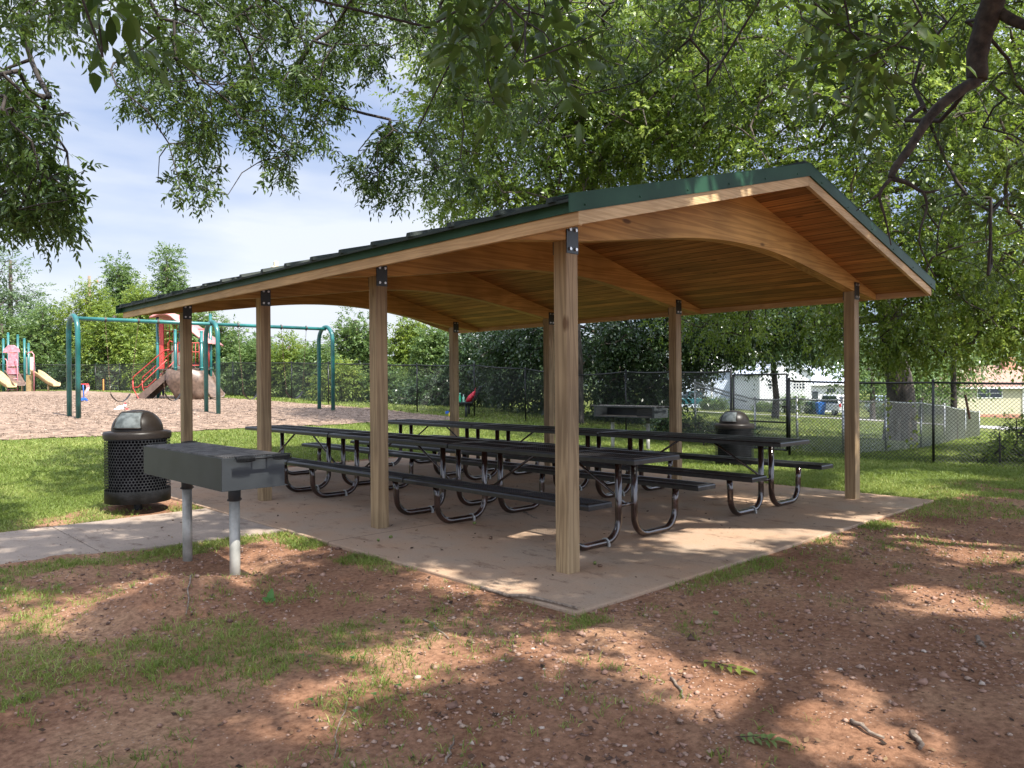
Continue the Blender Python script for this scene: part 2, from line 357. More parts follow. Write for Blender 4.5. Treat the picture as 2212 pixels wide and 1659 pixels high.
# playground mulch, a sheet that follows the terrain just above it
gx = np.arange(-26, 13, .16); gy = np.arange(14.8, 48, .16); A, B = np.meshgrid(gx, gy, indexing='ij'); ok = mulch_in(A, B)
Z = zt(A, B) + .02; Z = Z + (vn(A, B, 6.0, 2) - .5) * .03
idx = np.arange(A.size).reshape(A.shape); keep = ok[:-1, :-1] & ok[1:, :-1] & ok[1:, 1:] & ok[:-1, 1:]
F = np.stack([idx[:-1, :-1], idx[1:, :-1], idx[1:, 1:], idx[:-1, 1:]], -1)[keep]
mm_ = mat('wood_mulch', (.165, .108, .072), .95, var=.35, scale=5, bump=.6, c2=(.27, .185, .13), detail=9, lo=.38, hi=.6)
npmesh('mulch', np.stack([A, B, Z], -1).reshape(-1, 3), F, mm_, smooth=True)['kind'] = 'structure'

# concrete
def concrete(name, base, stain, spot=0.5, joints=()):
    m, n, l, p = newmat(name); p.inputs['Roughness'].default_value = .9; p.inputs['Specular IOR Level'].default_value = .2
    t = n.new('ShaderNodeTexCoord')
    def nz(sc, st=(1, 1, 1), d=6, ro=.6):
        mp = n.new('ShaderNodeMapping'); mp.inputs['Scale'].default_value = st; l.new(t.outputs['Object'], mp.inputs[0])
        q = n.new('ShaderNodeTexNoise'); q.inputs['Scale'].default_value = sc; q.inputs['Detail'].default_value = d; q.inputs['Roughness'].default_value = ro; l.new(mp.outputs[0], q.inputs[0]); return q.outputs[0]
    def rp(src, a, b, pa, pb):
        q = n.new('ShaderNodeValToRGB'); q.color_ramp.elements[0].position = pa; q.color_ramp.elements[1].position = pb; q.color_ramp.elements[0].color = (*a, 1); q.color_ramp.elements[1].color = (*b, 1); l.new(src, q.inputs[0]); return q.outputs[0]
    a = rp(nz(1.1, d=7), base, stain, .38, .62)
    b = rp(nz(60, d=4, ro=.8), (.72, .70, .68), (1, 1, 1), .3, .6)
    x = n.new('ShaderNodeMix'); x.data_type = 'RGBA'; x.blend_type = 'MULTIPLY'; x.inputs[0].default_value = .8; l.new(a, x.inputs[6]); l.new(b, x.inputs[7])
    c = rp(nz(5.5, (1, .45, 1), 8, .75), (.30, .20, .15), (1, 1, 1), .34, .46)
    y = n.new('ShaderNodeMix'); y.data_type = 'RGBA'; y.blend_type = 'MULTIPLY'; y.inputs[0].default_value = spot; l.new(x.outputs[2], y.inputs[6]); l.new(c, y.inputs[7])
    col = y.outputs[2]; sp = n.new('ShaderNodeSeparateXYZ'); l.new(t.outputs['Object'], sp.inputs[0])
    for j in joints:     # saw cuts across the slab
        a_ = n.new('ShaderNodeMath'); a_.operation = 'SUBTRACT'; a_.inputs[1].default_value = j; l.new(sp.outputs['Y'], a_.inputs[0])
        b_ = n.new('ShaderNodeMath'); b_.operation = 'ABSOLUTE'; l.new(a_.outputs[0], b_.inputs[0]); c_ = n.new('ShaderNodeMath'); c_.operation = 'LESS_THAN'; c_.inputs[1].default_value = .006; l.new(b_.outputs[0], c_.inputs[0])
        z_ = n.new('ShaderNodeMix'); z_.data_type = 'RGBA'; z_.inputs[7].default_value = (.10, .065, .045, 1); l.new(c_.outputs[0], z_.inputs[0]); l.new(col, z_.inputs[6]); col = z_.outputs[2]
    l.new(col, p.inputs['Base Color'])
    bn = n.new('ShaderNodeBump'); bn.inputs['Strength'].default_value = .25; bn.inputs['Distance'].default_value = .01; l.new(nz(45, d=5, ro=.7), bn.inputs['Height']); l.new(bn.outputs[0], p.inputs['Normal'])
    return m
M_SLAB = concrete('stained_concrete', (.36, .275, .205), (.40, .265, .175), .6, (3.15, 6.3))
M_PATH = concrete('path_concrete', (.29, .235, .195), (.35, .28, .225), .6)
b = MB(); b.box(0, SW, 0, SL, -.16, 0.0); tag(b.build('concrete_slab', M_SLAB, bevel=.012), 'reddish concrete floor slab under the picnic shelter', kind='structure')
pb = MB()
bot = lambda x: float(np.interp(x, [-9, -2.4, -1.2, -.75, 0], [4.45, 4.4, 4.17, 4.12, 4.02]))
for x0, x1 in ((-9, -7.345), (-7.335, -5.465), (-5.455, -3.555), (-3.545, -1.665), (-1.655, -.006)):
    k = [x0 + (x1 - x0) * i / 4 for i in range(5)]
    poly = [(x, bot(x)) for x in k] + [(x1, 6.05), (x0, 6.05)]
    pb.prism(poly, -.14, -.012)
tag(pb.build('path', M_PATH, bevel=.008), 'concrete path joining the slab from the left', kind='structure')

# asphalt drive and street beyond the fence
def strip(name, pts, wd, m, dz=.03):
    vs = []; fs = []
    for i, (x, y) in enumerate(pts):
        a = Vector(pts[max(i - 1, 0)]); c = Vector(pts[min(i + 1, len(pts) - 1)]); d = (c - a).normalized(); nn = Vector((-d.y, d.x)) * wd / 2
        for s_ in (-1, 1): q = (x + nn.x * s_, y + nn.y * s_); vs.append((q[0], q[1], float(zt(q[0], q[1], False)) + dz))
        if i: fs.append((2 * i - 2, 2 * i, 2 * i + 1, 2 * i - 1))
    o = MB().add(vs, fs).build(name, m); o['kind'] = 'structure'; return o
M_ROAD = mat('pale_asphalt', (.34, .32, .31), .9, var=.1, scale=30)
strip('road', [(36 + i * 2.0, 26.5 - i * 1.05) for i in range(24)], 3.6, M_ROAD)
# ================================================================== picnic shelter
W_POST = wood('post_pine', (.175, .115, .060), (.33, .235, .130), 2, grain=.7, knot=1.7)
W_BEAM = wood('beam_pine', (.29, .15, .042), (.50, .29, .092), 0, grain=.62, knot=2.0)
W_DECK = wood('deck_pine', (.22, .088, .024), (.42, .20, .062), 1, plank=(0, .137), grain=.7, knot=2.6)
W_FASC = wood('fascia_pine', (.36, .215, .10), (.50, .32, .16), 1, grain=1.0)
W_RAKE = wood('rake_pine', (.42, .28, .14), (.60, .43, .24), 0, grain=1.0)
M_GREEN = mat('green_steel', (.012, .050, .026), .48, var=.12, scale=3, spec=.25, c2=(.020, .068, .038))
M_ROOF = mat('dark_green_roofing', (.016, .024, .020), .6, var=.2, scale=5, spec=.3)
M_PLATE = mat('dark_bracket_steel', (.018, .025, .026), .38, var=.2, scale=9)
M_BOLT = mat('zinc_bolt', (.62, .63, .62), .35, metal=.8, var=.1)
sh = thing('picnic_shelter', 'wooden picnic shelter with green metal gable roof and arched beams', 'picnic shelter', (3.4, 4.7, 0))
O = Vector((3.4, 4.7, 0))
def loc(mb):   # world coordinates -> relative to the shelter
    mb.v = [(x - O.x, y - O.y, z - O.z) for x, y, z in mb.v]; return mb
AX = 3.404; U0, DU, V0, DV, PW = .698, 2.648, .689, 5.294, .138
posts = []
for j in range(2):
    for i in range(4):
        x0 = V0 + j * DV; y0 = U0 + i * DU
        c = .006
        poly = [(x0 + c, y0), (x0 + PW - c, y0), (x0 + PW, y0 + c), (x0 + PW, y0 + PW - c), (x0 + PW - c, y0 + PW), (x0 + c, y0 + PW), (x0, y0 + PW - c), (x0, y0 + c)]
        zt_ = 2.605
        pm = MB(); pm.prism([(a - x0, b_ - y0) for a, b_ in poly], 0, zt_)
        po = pm.build('post', W_POST, sh); po.location = (x0 - O.x, y0 - O.y, 0)
        for s_ in (-1, 1):
            ya = -.007 if s_ < 0 else PW + .001
            k = MB(); k.box(.002, PW - .002, ya, ya + .006, 2.50, 2.715)
            br = k.build('bracket', M_PLATE, sh, bevel=.001); br.location = po.location
            for bx_ in (.038, .104):
                for bz in (2.535, 2.685):
                    yb = -.007 if s_ < 0 else PW + .007; k = MB()
                    hexp = [(bx_ + .014 * math.cos(q * math.pi / 3), bz + .014 * math.sin(q * math.pi / 3)) for q in range(6)]
                    vs = [(a, yb, z) for a, z in hexp] + [(a, yb + s_ * .013, z) for a, z in hexp]
                    k.add(vs, [tuple(range(6))[::-1], tuple(range(6, 12))] + [(q, (q + 1) % 6, 6 + (q + 1) % 6, 6 + q) for q in range(6)])
                    k.build('bolt', M_BOLT, br)
SLP = .2475
def under(x): return 3.415 - SLP * abs(x - AX)
def arch(x):
    d = abs(x - AX); e = AX - (V0 + PW)
    if d > e: return 2.602 if d < e + PW else max(2.602 - (d - e - PW) * .12, 2.50)
    z = 2.978 - .145 * d; L = 1.28
    if d < L: z = 2.978 - .145 * L / 2 - .145 * d * d / (2 * L)
    return z
for i in range(4):
    y0 = U0 + i * DU + .002; y1 = y0 + PW - .004
    xsn = [.15] + [.15 + (6.658 - .15) * t / 60 for t in range(1, 60)] + [6.658]
    xsn = sorted(set(xsn + [AX, V0, V0 + PW, 2 * AX - V0, 2 * AX - V0 - PW]))
    vs = []; fs = []
    for x in xsn:
        a = arch(x); t = under(x) - .001
        if t - a < .03: a = t - .03
        vs += [(x, y0, a), (x, y1, a), (x, y1, t), (x, y0, t)]
    for q in range(len(xsn) - 1):
        p_, r_ = q * 4, q * 4 + 4
        for a, c in ((0, 1), (1, 2), (2, 3), (3, 0)): fs.append((p_ + a, p_ + c, r_ + c, r_ + a))
    fs += [(3, 2, 1, 0), tuple(len(vs) - 4 + q for q in range(4))]
    loc(MB().add(vs, fs)).build('beam', W_BEAM, sh)
YN, YF = .045, 9.54
# plank ceiling, gable shaped
b = MB()
for s_ in (-1, 1):
    xe = AX + s_ * 3.25
    A = [(AX, under(AX)), (xe, under(xe)), (xe, under(xe) + .035), (AX, under(AX) + .035)]
    vs = [(x, YN + .04, z) for x, z in A] + [(x, YF - .04, z) for x, z in A]
    b.add(vs, [(0, 1, 2, 3), (7, 6, 5, 4), (0, 4, 5, 1), (1, 5, 6, 2), (2, 6, 7, 3)])
loc(b).build('ceiling', W_DECK, sh)
# rake boards (near and far gable) and eave boards
for y in (YN, YF - .038):
    for s_ in (-1, 1):
        xe = AX + s_ * 3.298
        f_ = lambda x: 3.356 - SLP * abs(x - AX)
        A = [(AX + s_ * .0005, f_(AX)), (xe, f_(xe)), (xe, f_(xe) + .125), (AX + s_ * .0005, f_(AX) + .125)]
        vs = [(x, y, z) for x, z in A] + [(x, y + .038, z) for x, z in A]
        loc(MB().add(vs, [(0, 1, 2, 3), (7, 6, 5, 4), (0, 4, 5, 1), (1, 5, 6, 2), (2, 6, 7, 3), (3, 7, 4, 0)])).build('rake_board', W_RAKE, sh, bevel=.002)
for s_ in (-1, 1):
    x = AX + s_ * 3.30
    x0, x1 = sorted((x, x - s_ * .038))
    b = MB(); b.box(x0, x1, YN + .002, 5.12, 2.538, 2.66); b.box(x0 + .001, x1 - .001, 5.124, YF - .002, 2.540, 2.66)
    loc(b).build('eave_board', W_FASC, sh, bevel=.002)
# metal trim
for y, s2 in ((YN, -1), (YF, 1)):
    b = MB()
    for s_ in (-1, 1):
        xe = AX + s_ * 3.40
        lo = lambda x: 3.452 - SLP * abs(x - AX); hi = lambda x: 3.566 - SLP * abs(x - AX)
        ya, yb = (y - .014, y - .003) if s2 < 0 else (y + .003, y + .014)
        A = [(AX, lo(AX)), (xe, lo(xe)), (xe, hi(xe)), (AX, hi(AX))]
        vs = [(x, ya, z) for x, z in A] + [(x, yb, z) for x, z in A]
        b.add(vs, [(0, 1, 2, 3), (7, 6, 5, 4), (0, 4, 5, 1), (1, 5, 6, 2), (2, 6, 7, 3)])
        # drip lip and cap return
        ya2, yb2 = (y - .020, y - .003) if s2 < 0 else (y + .003, y + .020)
        A = [(AX, lo(AX) - .006), (xe, lo(xe) - .006), (xe, lo(xe)), (AX, lo(AX))]
        vs = [(x, ya2, z) for x, z in A] + [(x, yb2, z) for x, z in A]
        b.add(vs, [(0, 1, 2, 3), (7, 6, 5, 4), (0, 4, 5, 1), (1, 5, 6, 2), (2, 6, 7, 3)])
        yc, yd = (y - .016, y + .10) if s2 < 0 else (y - .10, y + .016)
        A = [(AX, hi(AX)), (xe, hi(xe)), (xe, hi(xe) + .006), (AX, hi(AX) + .006)]
        vs = [(x, yc, z) for x, z in A] + [(x, yd, z) for x, z in A]
        b.add(vs, [(0, 1, 2, 3), (7, 6, 5, 4), (0, 4, 5, 1), (1, 5, 6, 2), (2, 6, 7, 3)])
        for q in range(6):
            xx = AX + s_ * (.25 + q * .6); zz = lo(xx) + .03
            b.lathe([(.008, 0), (.008, .006), (0, .006)], (0, 0, 0), 8)
            k = len(b.v) - 24
            for t_ in range(24):
                vx, vy, vz = b.v[k + t_]; b.v[k + t_] = (xx + vx, ya - vz if s2 < 0 else yb + vz, zz + vy)
    loc(b).build('rake_trim', M_GREEN, sh)
for s_ in (-1, 1):
    x = AX + s_ * 3.30; x0, x1 = sorted((x + s_ * .003, x + s_ * .016))
    b = MB(); b.box(x0, x1, YN - .002, 5.9, 2.628, 2.712); b.box(x0 + s_ * .002, x1 + s_ * .002, 5.88, YF + .06, 2.626, 2.710)
    x2 = sorted((x, x + s_ * .03)); b.box(x2[0], x2[1], YN - .002, YF + .05, 2.713, 2.716)
    loc(b).build('eave_trim', M_GREEN, sh)
# ribbed steel roof
b = MB()
for s_ in (-1, 1):
    xe = AX + s_ * 3.385; top = lambda x: 3.540 - SLP * abs(x - AX)
    A = [(AX, top(AX) - .02), (xe, top(xe) - .02), (xe, top(xe)), (AX, top(AX))]
    vs = [(x, YN + .01, z) for x, z in A] + [(x, YF + .05, z) for x, z in A]
    b.add(vs, [(0, 1, 2, 3), (7, 6, 5, 4), (0, 4, 5, 1), (1, 5, 6, 2), (2, 6, 7, 3)])
    y = YN + .13
    while y < YF:
        for x, zoff in ((AX, 0), (xe + s_ * .02, 0)): pass
        A = [(y, 0), (y + .012, .036), (y + .058, .036), (y + .07, 0)]
        xa, xb = AX + s_ * .03, xe + s_ * .022
        vs = [(xa, yy, top(xa) + z) for yy, z in A] + [(xb, yy, top(xb) + z) for yy, z in A]
        b.add(vs, [(0, 1, 5, 4), (1, 2, 6, 5), (2, 3, 7, 6), (4, 5, 6, 7)])
        y += .535
b.beam((AX, YN, 3.565), (AX, YF, 3.565), .16, .03)
loc(b).build('metal_roof', M_ROOF, sh)

# ================================================================== picnic tables
M_TOP = mat('black_plastisol', (.010, .010, .011), .33, var=.25, scale=20, spec=.55, c2=(.018, .018, .019))
M_TUBE = mat('dark_brown_tube', (.018, .010, .008), .16, var=.35, scale=7, spec=.6, coat=.6, c2=(.040, .018, .013))
M_ZINC = mat('galvanized_steel', (.42, .43, .42), .42, metal=.75, var=.18, scale=12)
def lattice(x0, x1, y0, y1, z, pitch, hx=.40, hy=.40, th=.004):
    """expanded-metal sheet: real diamond openings"""
    nx_ = max(1, round((x1 - x0) / pitch)); ny_ = max(1, round((y1 - y0) / pitch)); px = (x1 - x0) / nx_; py = (y1 - y0) / ny_
    V_ = []; F_ = []
    for i in range(nx_):
        for j in range(ny_):
            cx_, cy_ = x0 + (i + .5) * px, y0 + (j + .5) * py; b_ = len(V_)
            V_ += [(cx_ - px / 2, cy_ - py / 2, z), (cx_ + px / 2, cy_ - py / 2, z), (cx_ + px / 2, cy_ + py / 2, z), (cx_ - px / 2, cy_ + py / 2, z),
                   (cx_, cy_ - py * hy, z - th), (cx_ + px * hx, cy_, z - th), (cx_, cy_ + py * hy, z - th), (cx_ - px * hx, cy_, z - th)]
            F_ += [(b_, b_ + 1, b_ + 4), (b_ + 1, b_ + 5, b_ + 4), (b_ + 1, b_ + 2, b_ + 5), (b_ + 2, b_ + 6, b_ + 5), (b_ + 2, b_ + 3, b_ + 6), (b_ + 3, b_ + 7, b_ + 6), (b_ + 3, b_, b_ + 7), (b_, b_ + 4, b_ + 7)]
    return V_, F_
def board(w_, L, z, nseg, t=.052):
    """coated steel top or seat: rolled rim, expanded-metal panels, cross bars"""
    mb = MB(); r = .024
    x0, x1, y0, y1 = -w_ / 2, w_ / 2, 0, L
    prof = [(0, 0), (.010, .0), (.022, -.006), (.028, -.018), (.028, -t), (.022, -t)]   # outwards, z
    def ring(o, dz): return [(x0 + .028 - o, y0 + .028 - o, z + dz), (x1 - .028 + o, y0 + .028 - o, z + dz), (x1 - .028 + o, y1 - .028 + o, z + dz), (x0 + .028 - o, y1 - .028 + o, z + dz)]
    rs = [ring(-.022, -.0015)] + [ring(o, dz) for o, dz in prof]
    vs = sum(rs, []); fs = []
    for k in range(len(rs) - 1):
        for c in range(4): fs.append((k * 4 + c, k * 4 + (c + 1) % 4, (k + 1) * 4 + (c + 1) % 4, (k + 1) * 4 + c))
    mb.add(vs, fs)
    ix = w_ / 2 - .05
    for k in range(nseg):
        a = .05 + (L - .1) * k / nseg; c = .05 + (L - .1) * (k + 1) / nseg
        v_, f_ = lattice(-ix, ix, a + .012, c - .012, z - .001, .031); mb.add(v_, f_)
        if k: mb.box(-ix, ix, a - .0115, a + .0115, z - .012, z - .0005)
    if w_ > .5: mb.box(-.012, .012, .05, L - .05, z - .013, z + .0008)
    return mb
TL, TH, SH = 2.6, .816, .486
def make_table(label, x, y):
    t = thing('picnic_table', label, 'picnic table', (x, y, 0), 0, 'black metal picnic tables in two rows')
    board(.69, TL, TH, 3).build('tabletop', M_TOP, t)
    for s_ in (-1, 1):
        o = board(.305, TL, SH, 3).build('bench_seat', M_TOP, t); o.location.x = s_ * .80
    for fy in (.36, TL - .36):
        for s_ in (-1, 1):
            r = .19; tr = .033
            p = [(s_ * .118, fy, TH - .045), (s_ * .118, fy, .30)] 
            p += [(s_ * (.118 + r - r * math.cos(a)), fy, .033 + r - r * math.sin(a)) for a in [math.pi / 2 * q / 8 for q in range(9)]]
            p += [(s_ * (.78 - r + r * math.sin(a)), fy, .033 + r - r * math.cos(a)) for a in [math.pi / 2 * q / 8 for q in range(9)]]
            p += [(s_ * .78, fy, .30), (s_ * .80, fy, SH - .03)]
            q = MB().tube(p, tr, 12); lg = q.build('leg', M_TUBE, t)
            if s_ < 0:
                c = MB(); c.tube([(s_ * .31 + .0, fy + .040 * math.cos(a), .033 + .040 * math.sin(a)) for a in [math.pi * k / 8 for k in range(9)]], .008, 4)
                c.box(s_ * .31 - .014, s_ * .31 + .014, fy + .036, fy + .075, 0.0, .007); c.box(s_ * .31 - .014, s_ * .31 + .014, fy - .048, fy - .036, 0.0, .035)
                c.build('anchor_strap', M_ZINC, lg)
        d = 1 if fy < 1 else -1
        b = MB(); b.tube([(-.118, fy, .345), (.118, fy, .345)], .018, 8)
        b.build('stretcher', M_TUBE, t)
        b = MB(); b.tube([(0, fy, .34), (0, fy + d * .72, TH - .055)], .0135, 8); b.build('brace', M_TUBE, t)
    return t
tlab = [('picnic table of the left row nearest the viewer, ending beside the big front corner post', 2.0, .80),
        ('middle picnic table of the left row, between the nearest and the farthest one', 2.0, 3.42),
        ('farthest picnic table of the left row, its end showing just above the left grill', 2.0, 6.04),
        ('picnic table of the right row nearest the viewer, close to the right corner post', 4.52, .75),
        ('middle picnic table of the right row, in front of the far double post grill', 4.52, 3.37),
        ('farthest picnic table of the right row, nearest the playground mulch', 4.52, 5.99)]
T0 = make_table(*tlab[0])
for lb, x, y in tlab[1:]: dup(T0, (x, y, 0), 0, lb)

# ================================================================== trash bins
M_BIN = mat('black_bin_steel', (.008, .009, .010), .55, var=.3, scale=10, spec=.22, c2=(.018, .019, .021))
M_DOME = mat('brown_black_dome', (.020, .015, .012), .38, var=.3, scale=5, spec=.22, c2=(.020, .016, .013))
M_FLAP = mat('scuffed_grey_flap', (.06, .072, .072), .6, var=.35, scale=14, c2=(.12, .135, .135), spec=.2)
M_LINER = mat('inner_liner', (.003, .003, .004), .9, var=.3, scale=5, spec=.02)
def perf_cyl(r, z0, z1, pitch, hole=.42):
    n_ = round(2 * math.pi * r / pitch); mrow = round((z1 - z0) / (pitch * .87)); V_ = []; F_ = []; dz = (z1 - z0) / mrow
    for j in range(mrow):
        off = .5 if j % 2 else 0
        for i in range(n_):
            b_ = len(V_)
            a0, a1 = (i + off) * 2 * math.pi / n_, (i + off + 1) * 2 * math.pi / n_; am = (a0 + a1) / 2
            za, zb = z0 + j * dz, z0 + (j + 1) * dz; zm = (za + zb) / 2
            P_ = lambda a, z: (r * math.cos(a), r * math.sin(a), z)
            V_ += [P_(a0, za), P_(a1, za), P_(a1, zb), P_(a0, zb)]
            for k in range(8):
                t_ = 2 * math.pi * (k + .5) / 8 + math.pi; V_.append(P_(am + (a1 - a0) * hole * math.cos(t_), zm + dz * hole * math.sin(t_) * 1.1))
            # hole verts start at lower-left going ccw: 0,1 -> left/bottom
            h = [b_ + 4 + k for k in range(8)]
            F_ += [(b_, h[0], h[7]), (b_, b_ + 1, h[2], h[1]), (b_, h[1], h[0])]
            F_ += [(b_ + 1, h[3], h[2]), (b_ + 1, b_ + 2, h[4], h[3]), (b_ + 2, h[5], h[4]), (b_ + 2, b_ + 3, h[6], h[5]), (b_ + 3, h[7], h[6]), (b_ + 3, b_, h[7])]
    return V_, F_
def make_bin(label, loc_, rz, sc):
    t = thing('trash_bin', label, 'trash bin', loc_, rz, 'perforated black bins with dome lids', sc)
    R0 = .345
    b = MB(); v_, f_ = perf_cyl(R0, .20, .77, .036); b.add(v_, f_)
    b.lathe([(R0 - .004, .062), (R0 + .001, .062), (R0 + .001, .20)], n=48); b.lathe([(R0 + .001, .77), (R0 + .001, .80)], n=48)
    b.lathe([(0, .064), (R0 - .01, .064)], n=48)
    b.build('perforated_body', M_BIN, t)
    MB().lathe([(R0 - .045, .075), (R0 - .04, .5), (R0 - .04, .80)], n=32).build('liner', M_LINER, t)
    MB().lathe([(.045, -.2), (.045, .064)], n=16).build('pole', M_BIN, t)
    b = MB(); b.lathe([(R0 + .012, .785), (R0 + .014, .83), (R0 + .010, .853), (R0 - .012, .862), (.272, .868)], n=48)
    b.build('rim', M_DOME, t)
    b = MB(); pr = [(.272 * math.cos(a) ** .85 if a < 1.57 else 0, .866 + .238 * math.sin(a)) for a in [math.pi / 2 * q / 14 for q in range(15)]]
    b.lathe(pr, n=48); dome = b.build('dome', M_DOME, t)
    # flap: trapezoid panel following the dome, with a raised frame
    def surf(u, v, off):
        a = math.radians(8 + v * 54); hw = (.155 - .035 * v) * u; r = .272 * math.cos(a) ** .85 + off
        return (hw, -math.sqrt(max(r * r - hw * hw, 0)), .866 + .238 * math.sin(a) + off * .4)
    g = MB(); vs = [surf(-1 + 2 * i / 8, j / 6, .012) for j in range(7) for i in range(9)]
    g.add(vs, [(j * 9 + i, j * 9 + i + 1, (j + 1) * 9 + i + 1, (j + 1) * 9 + i) for j in range(6) for i in range(8)], True)
    g.build('flap', M_FLAP, dome)
    ring = [surf(-1 + 2 * i / 8, 0, .012) for i in range(9)] + [surf(1, j / 6, .012) for j in range(1, 7)] + [surf(1 - 2 * i / 8, 1, .012) for i in range(1, 9)] + [surf(-1, 1 - j / 6, .012) for j in range(1, 6)]
    MB().tube(ring, .010, 6, closed=True).build('flap_frame', M_DOME, dome)
    return t
p_ = at(298.5, 1095, 9.2)
B0 = make_bin('black perforated bin with grey flap facing forward, beside the path behind the left grill', (p_.x, p_.y, .055), R_(-43), 1.04)
p_ = at(1587, 1015, 14.05)
B1 = dup(B0, (p_.x, p_.y, -.135), R_(-84), 'black perforated dome bin on the lawn in front of the chain link gate'); B1.scale = (.985,) * 3

# ================================================================== grills
M_GRL = mat('charcoal_grill_steel', (.024, .028, .031), .5, var=.1, scale=3, spec=.35, c2=(.032, .037, .041))
M_SOOT = mat('sooty_grate', (.045, .042, .040), .5, var=.5, scale=14, c2=(.13, .12, .115))
M_GALV = mat('weathered_galvanized_post', (.26, .26, .235), .5, metal=.2, var=.25, scale=6, c2=(.42, .41, .37))
M_INS = mat('ash_and_soot', (.02, .018, .017), .9, var=.4)
def make_grill(label, loc_, rz, zg):
    t = thing('park_grill', label, 'grill', loc_, rz, 'double post park grills')
    w_, L, z0, z1 = .50, 1.72, .72, .968; th = .006
    b = MB()                                             # origin: centre of the box on the ground
    x0, x1, y0, y1 = -w_ / 2, w_ / 2, -L / 2, L / 2
    b.box(x0, x0 + th, y0 + th, y1 - th, z0, z1); b.box(x0, x1, y0, y0 + th - .0005, z0, z1); b.box(x0, x1, y1 - th + .0005, y1, z0, z1)
    b.box(x0 + th, x1 + .03, y0 + th, y1 - th, z0, z0 + .006)
    # open long side: narrow end panels, top rail and draught slots
    b.box(x1 - th, x1, y0 + th, y0 + .06, z0 + .006, z1); b.box(x1 - th, x1, y1 - .06, y1 - th, z0 + .006, z1); b.box(x1 - th, x1, y0 + .06, y1 - .06, z1 - .03, z1 - .004)
    b.build('firebox', M_GRL, t, bevel=.0015)
    s2 = MB()
    for k in range(4): s2.box(x1 - .02, x1 - .012, y1 - .48, y1 - .07, z0 + .03 + k * .045, z0 + .05 + k * .045)
    s2.box(x0 + .01, x1 - .02, y0 + .01, y1 - .01, z0 + .0065, z0 + .02); s2.build('ash_tray', M_INS, t)
    g = MB()
    nb = 26
    for k in range(nb):
        x = x0 + .02 + (w_ - .04) * k / (nb - 1); g.box(x - .0045, x + .0045, y0 + .012, y1 - .012, z1 - .004, z1 + .007)
    for y in (y0 + .015, y0 + .45, 0, y1 - .45, y1 - .015): g.box(x0 + .012, x1 - .012, y - .007, y + .007, z1 - .016, z1 - .0045)
    gr = g.build('cooking_grate', M_SOOT, t)
    for s_ in (-1, 1):
        y = s_ * (L / 2 + .078); z = z1 - .008
        h = MB(); h.tube([(-.17, y, z), (.25, y, z)], .009, 8)
        for xa in (-.02, .10): h.tube([(xa, y, z), (xa, s_ * (L / 2 - .03), z + .004)], .007, 6)
        h.build('handle_bar', M_BIN, t)
        for xa, xb in ((-.175, -.03), (.115, .265)):
            c = MB(); turns = 13; pts = []
            for k in range(turns * 10 + 1):
                a = 2 * math.pi * k / 10; f = k / (turns * 10); rr = .024 * (.75 + .25 * math.sin(math.pi * f)); pts.append((xa + (xb - xa) * f, y + rr * math.cos(a), z + rr * math.sin(a)))
            c.tube(pts, .0032, 5); c.build('spring_grip', M_BIN, t)
    for y in (-.50, .50):
        po = MB().tube([(0, y, zg), (0, y, z0 - .11)], .041, 20).build('post', M_GALV, t)
        c = MB(); c.tube([(0, y, z0 - .13), (0, y, z0)], .048, 20); c.tube([(-.058, y, z0 - .12), (.058, y, z0 - .12)], .008, 6); c.build('collar', M_GRL, po)
    return t
GR = make_grill('dark grey double post charcoal grill in the left foreground beside the path', (-1.13, 3.13, -.02), R_(0), -.30)
GR['label'] = 'dark grey double post charcoal grill in the left foreground beside the path'
g2 = dup(GR, (10.17, 7.50, -.03), R_(180), 'far charcoal grill with open slotted side, near the dark tree and the fence corner')

# ================================================================== fences
M_BLK = mat('black_vinyl_pipe', (.008, .008, .009), .35, var=.2)
M_WIRE = mat('black_vinyl_wire', (.010, .011, .011), .45, var=.2)
M_GWIRE = mat('galvanized_wire', (.40, .41, .42), .45, metal=.6, var=.15)
def wire_panel(a, b_, za0, za1, h, pitch, th):
    """diagonal lattice of wires between two posts"""
    L = math.hypot(b_[0] - a[0], b_[1] - a[1]); V_ = []; F_ = []
    n_ = int((L + h) / pitch) + 1; dx, dy = (b_[0] - a[0]) / L, (b_[1] - a[1]) / L
    def P_(s, z, o): 
        zb = za0 + (za1 - za0) * s / L; return (a[0] + dx * s - dy * o, a[1] + dy * s + dx * o, zb + z)
    for sg in (1, -1):
        for k in range(n_):
            s0 = -h + k * pitch if sg > 0 else k * pitch
            A0, A1 = (s0, 0.0), (s0 + sg * h, h)
            lo, hi = sorted((A0[0], A1[0]))
            t0, t1 = 0.0, 1.0
            ds = A1[0] - A0[0]
            for lim, sign in ((0, 1), (L, -1)):
                e0, e1 = sign * (A0[0] - lim), sign * (A1[0] - lim)
                if e0 < 0 and e1 < 0: t0, t1 = 1, 0
                elif e0 < 0: t0 = max(t0, e0 / (e0 - e1))
                elif e1 < 0: t1 = min(t1, e0 / (e0 - e1))
            if t1 - t0 < .01: continue
            S0, Z0 = A0[0] + ds * t0, h * t0; S1, Z1 = A0[0] + ds * t1, h * t1; o = .003 * sg; q = th * .5; b2 = len(V_)
            V_ += [P_(S0 - q, Z0 + q * sg, o), P_(S0 + q, Z0 - q * sg, o), P_(S0, Z0, o + th), P_(S1 - q, Z1 + q * sg, o), P_(S1 + q, Z1 - q * sg, o), P_(S1, Z1, o + th)]
            F_ += [(b2, b2 + 1, b2 + 4, b2 + 3), (b2 + 1, b2 + 2, b2 + 5, b2 + 4), (b2 + 2, b2, b2 + 3, b2 + 5)]
    return V_, F_
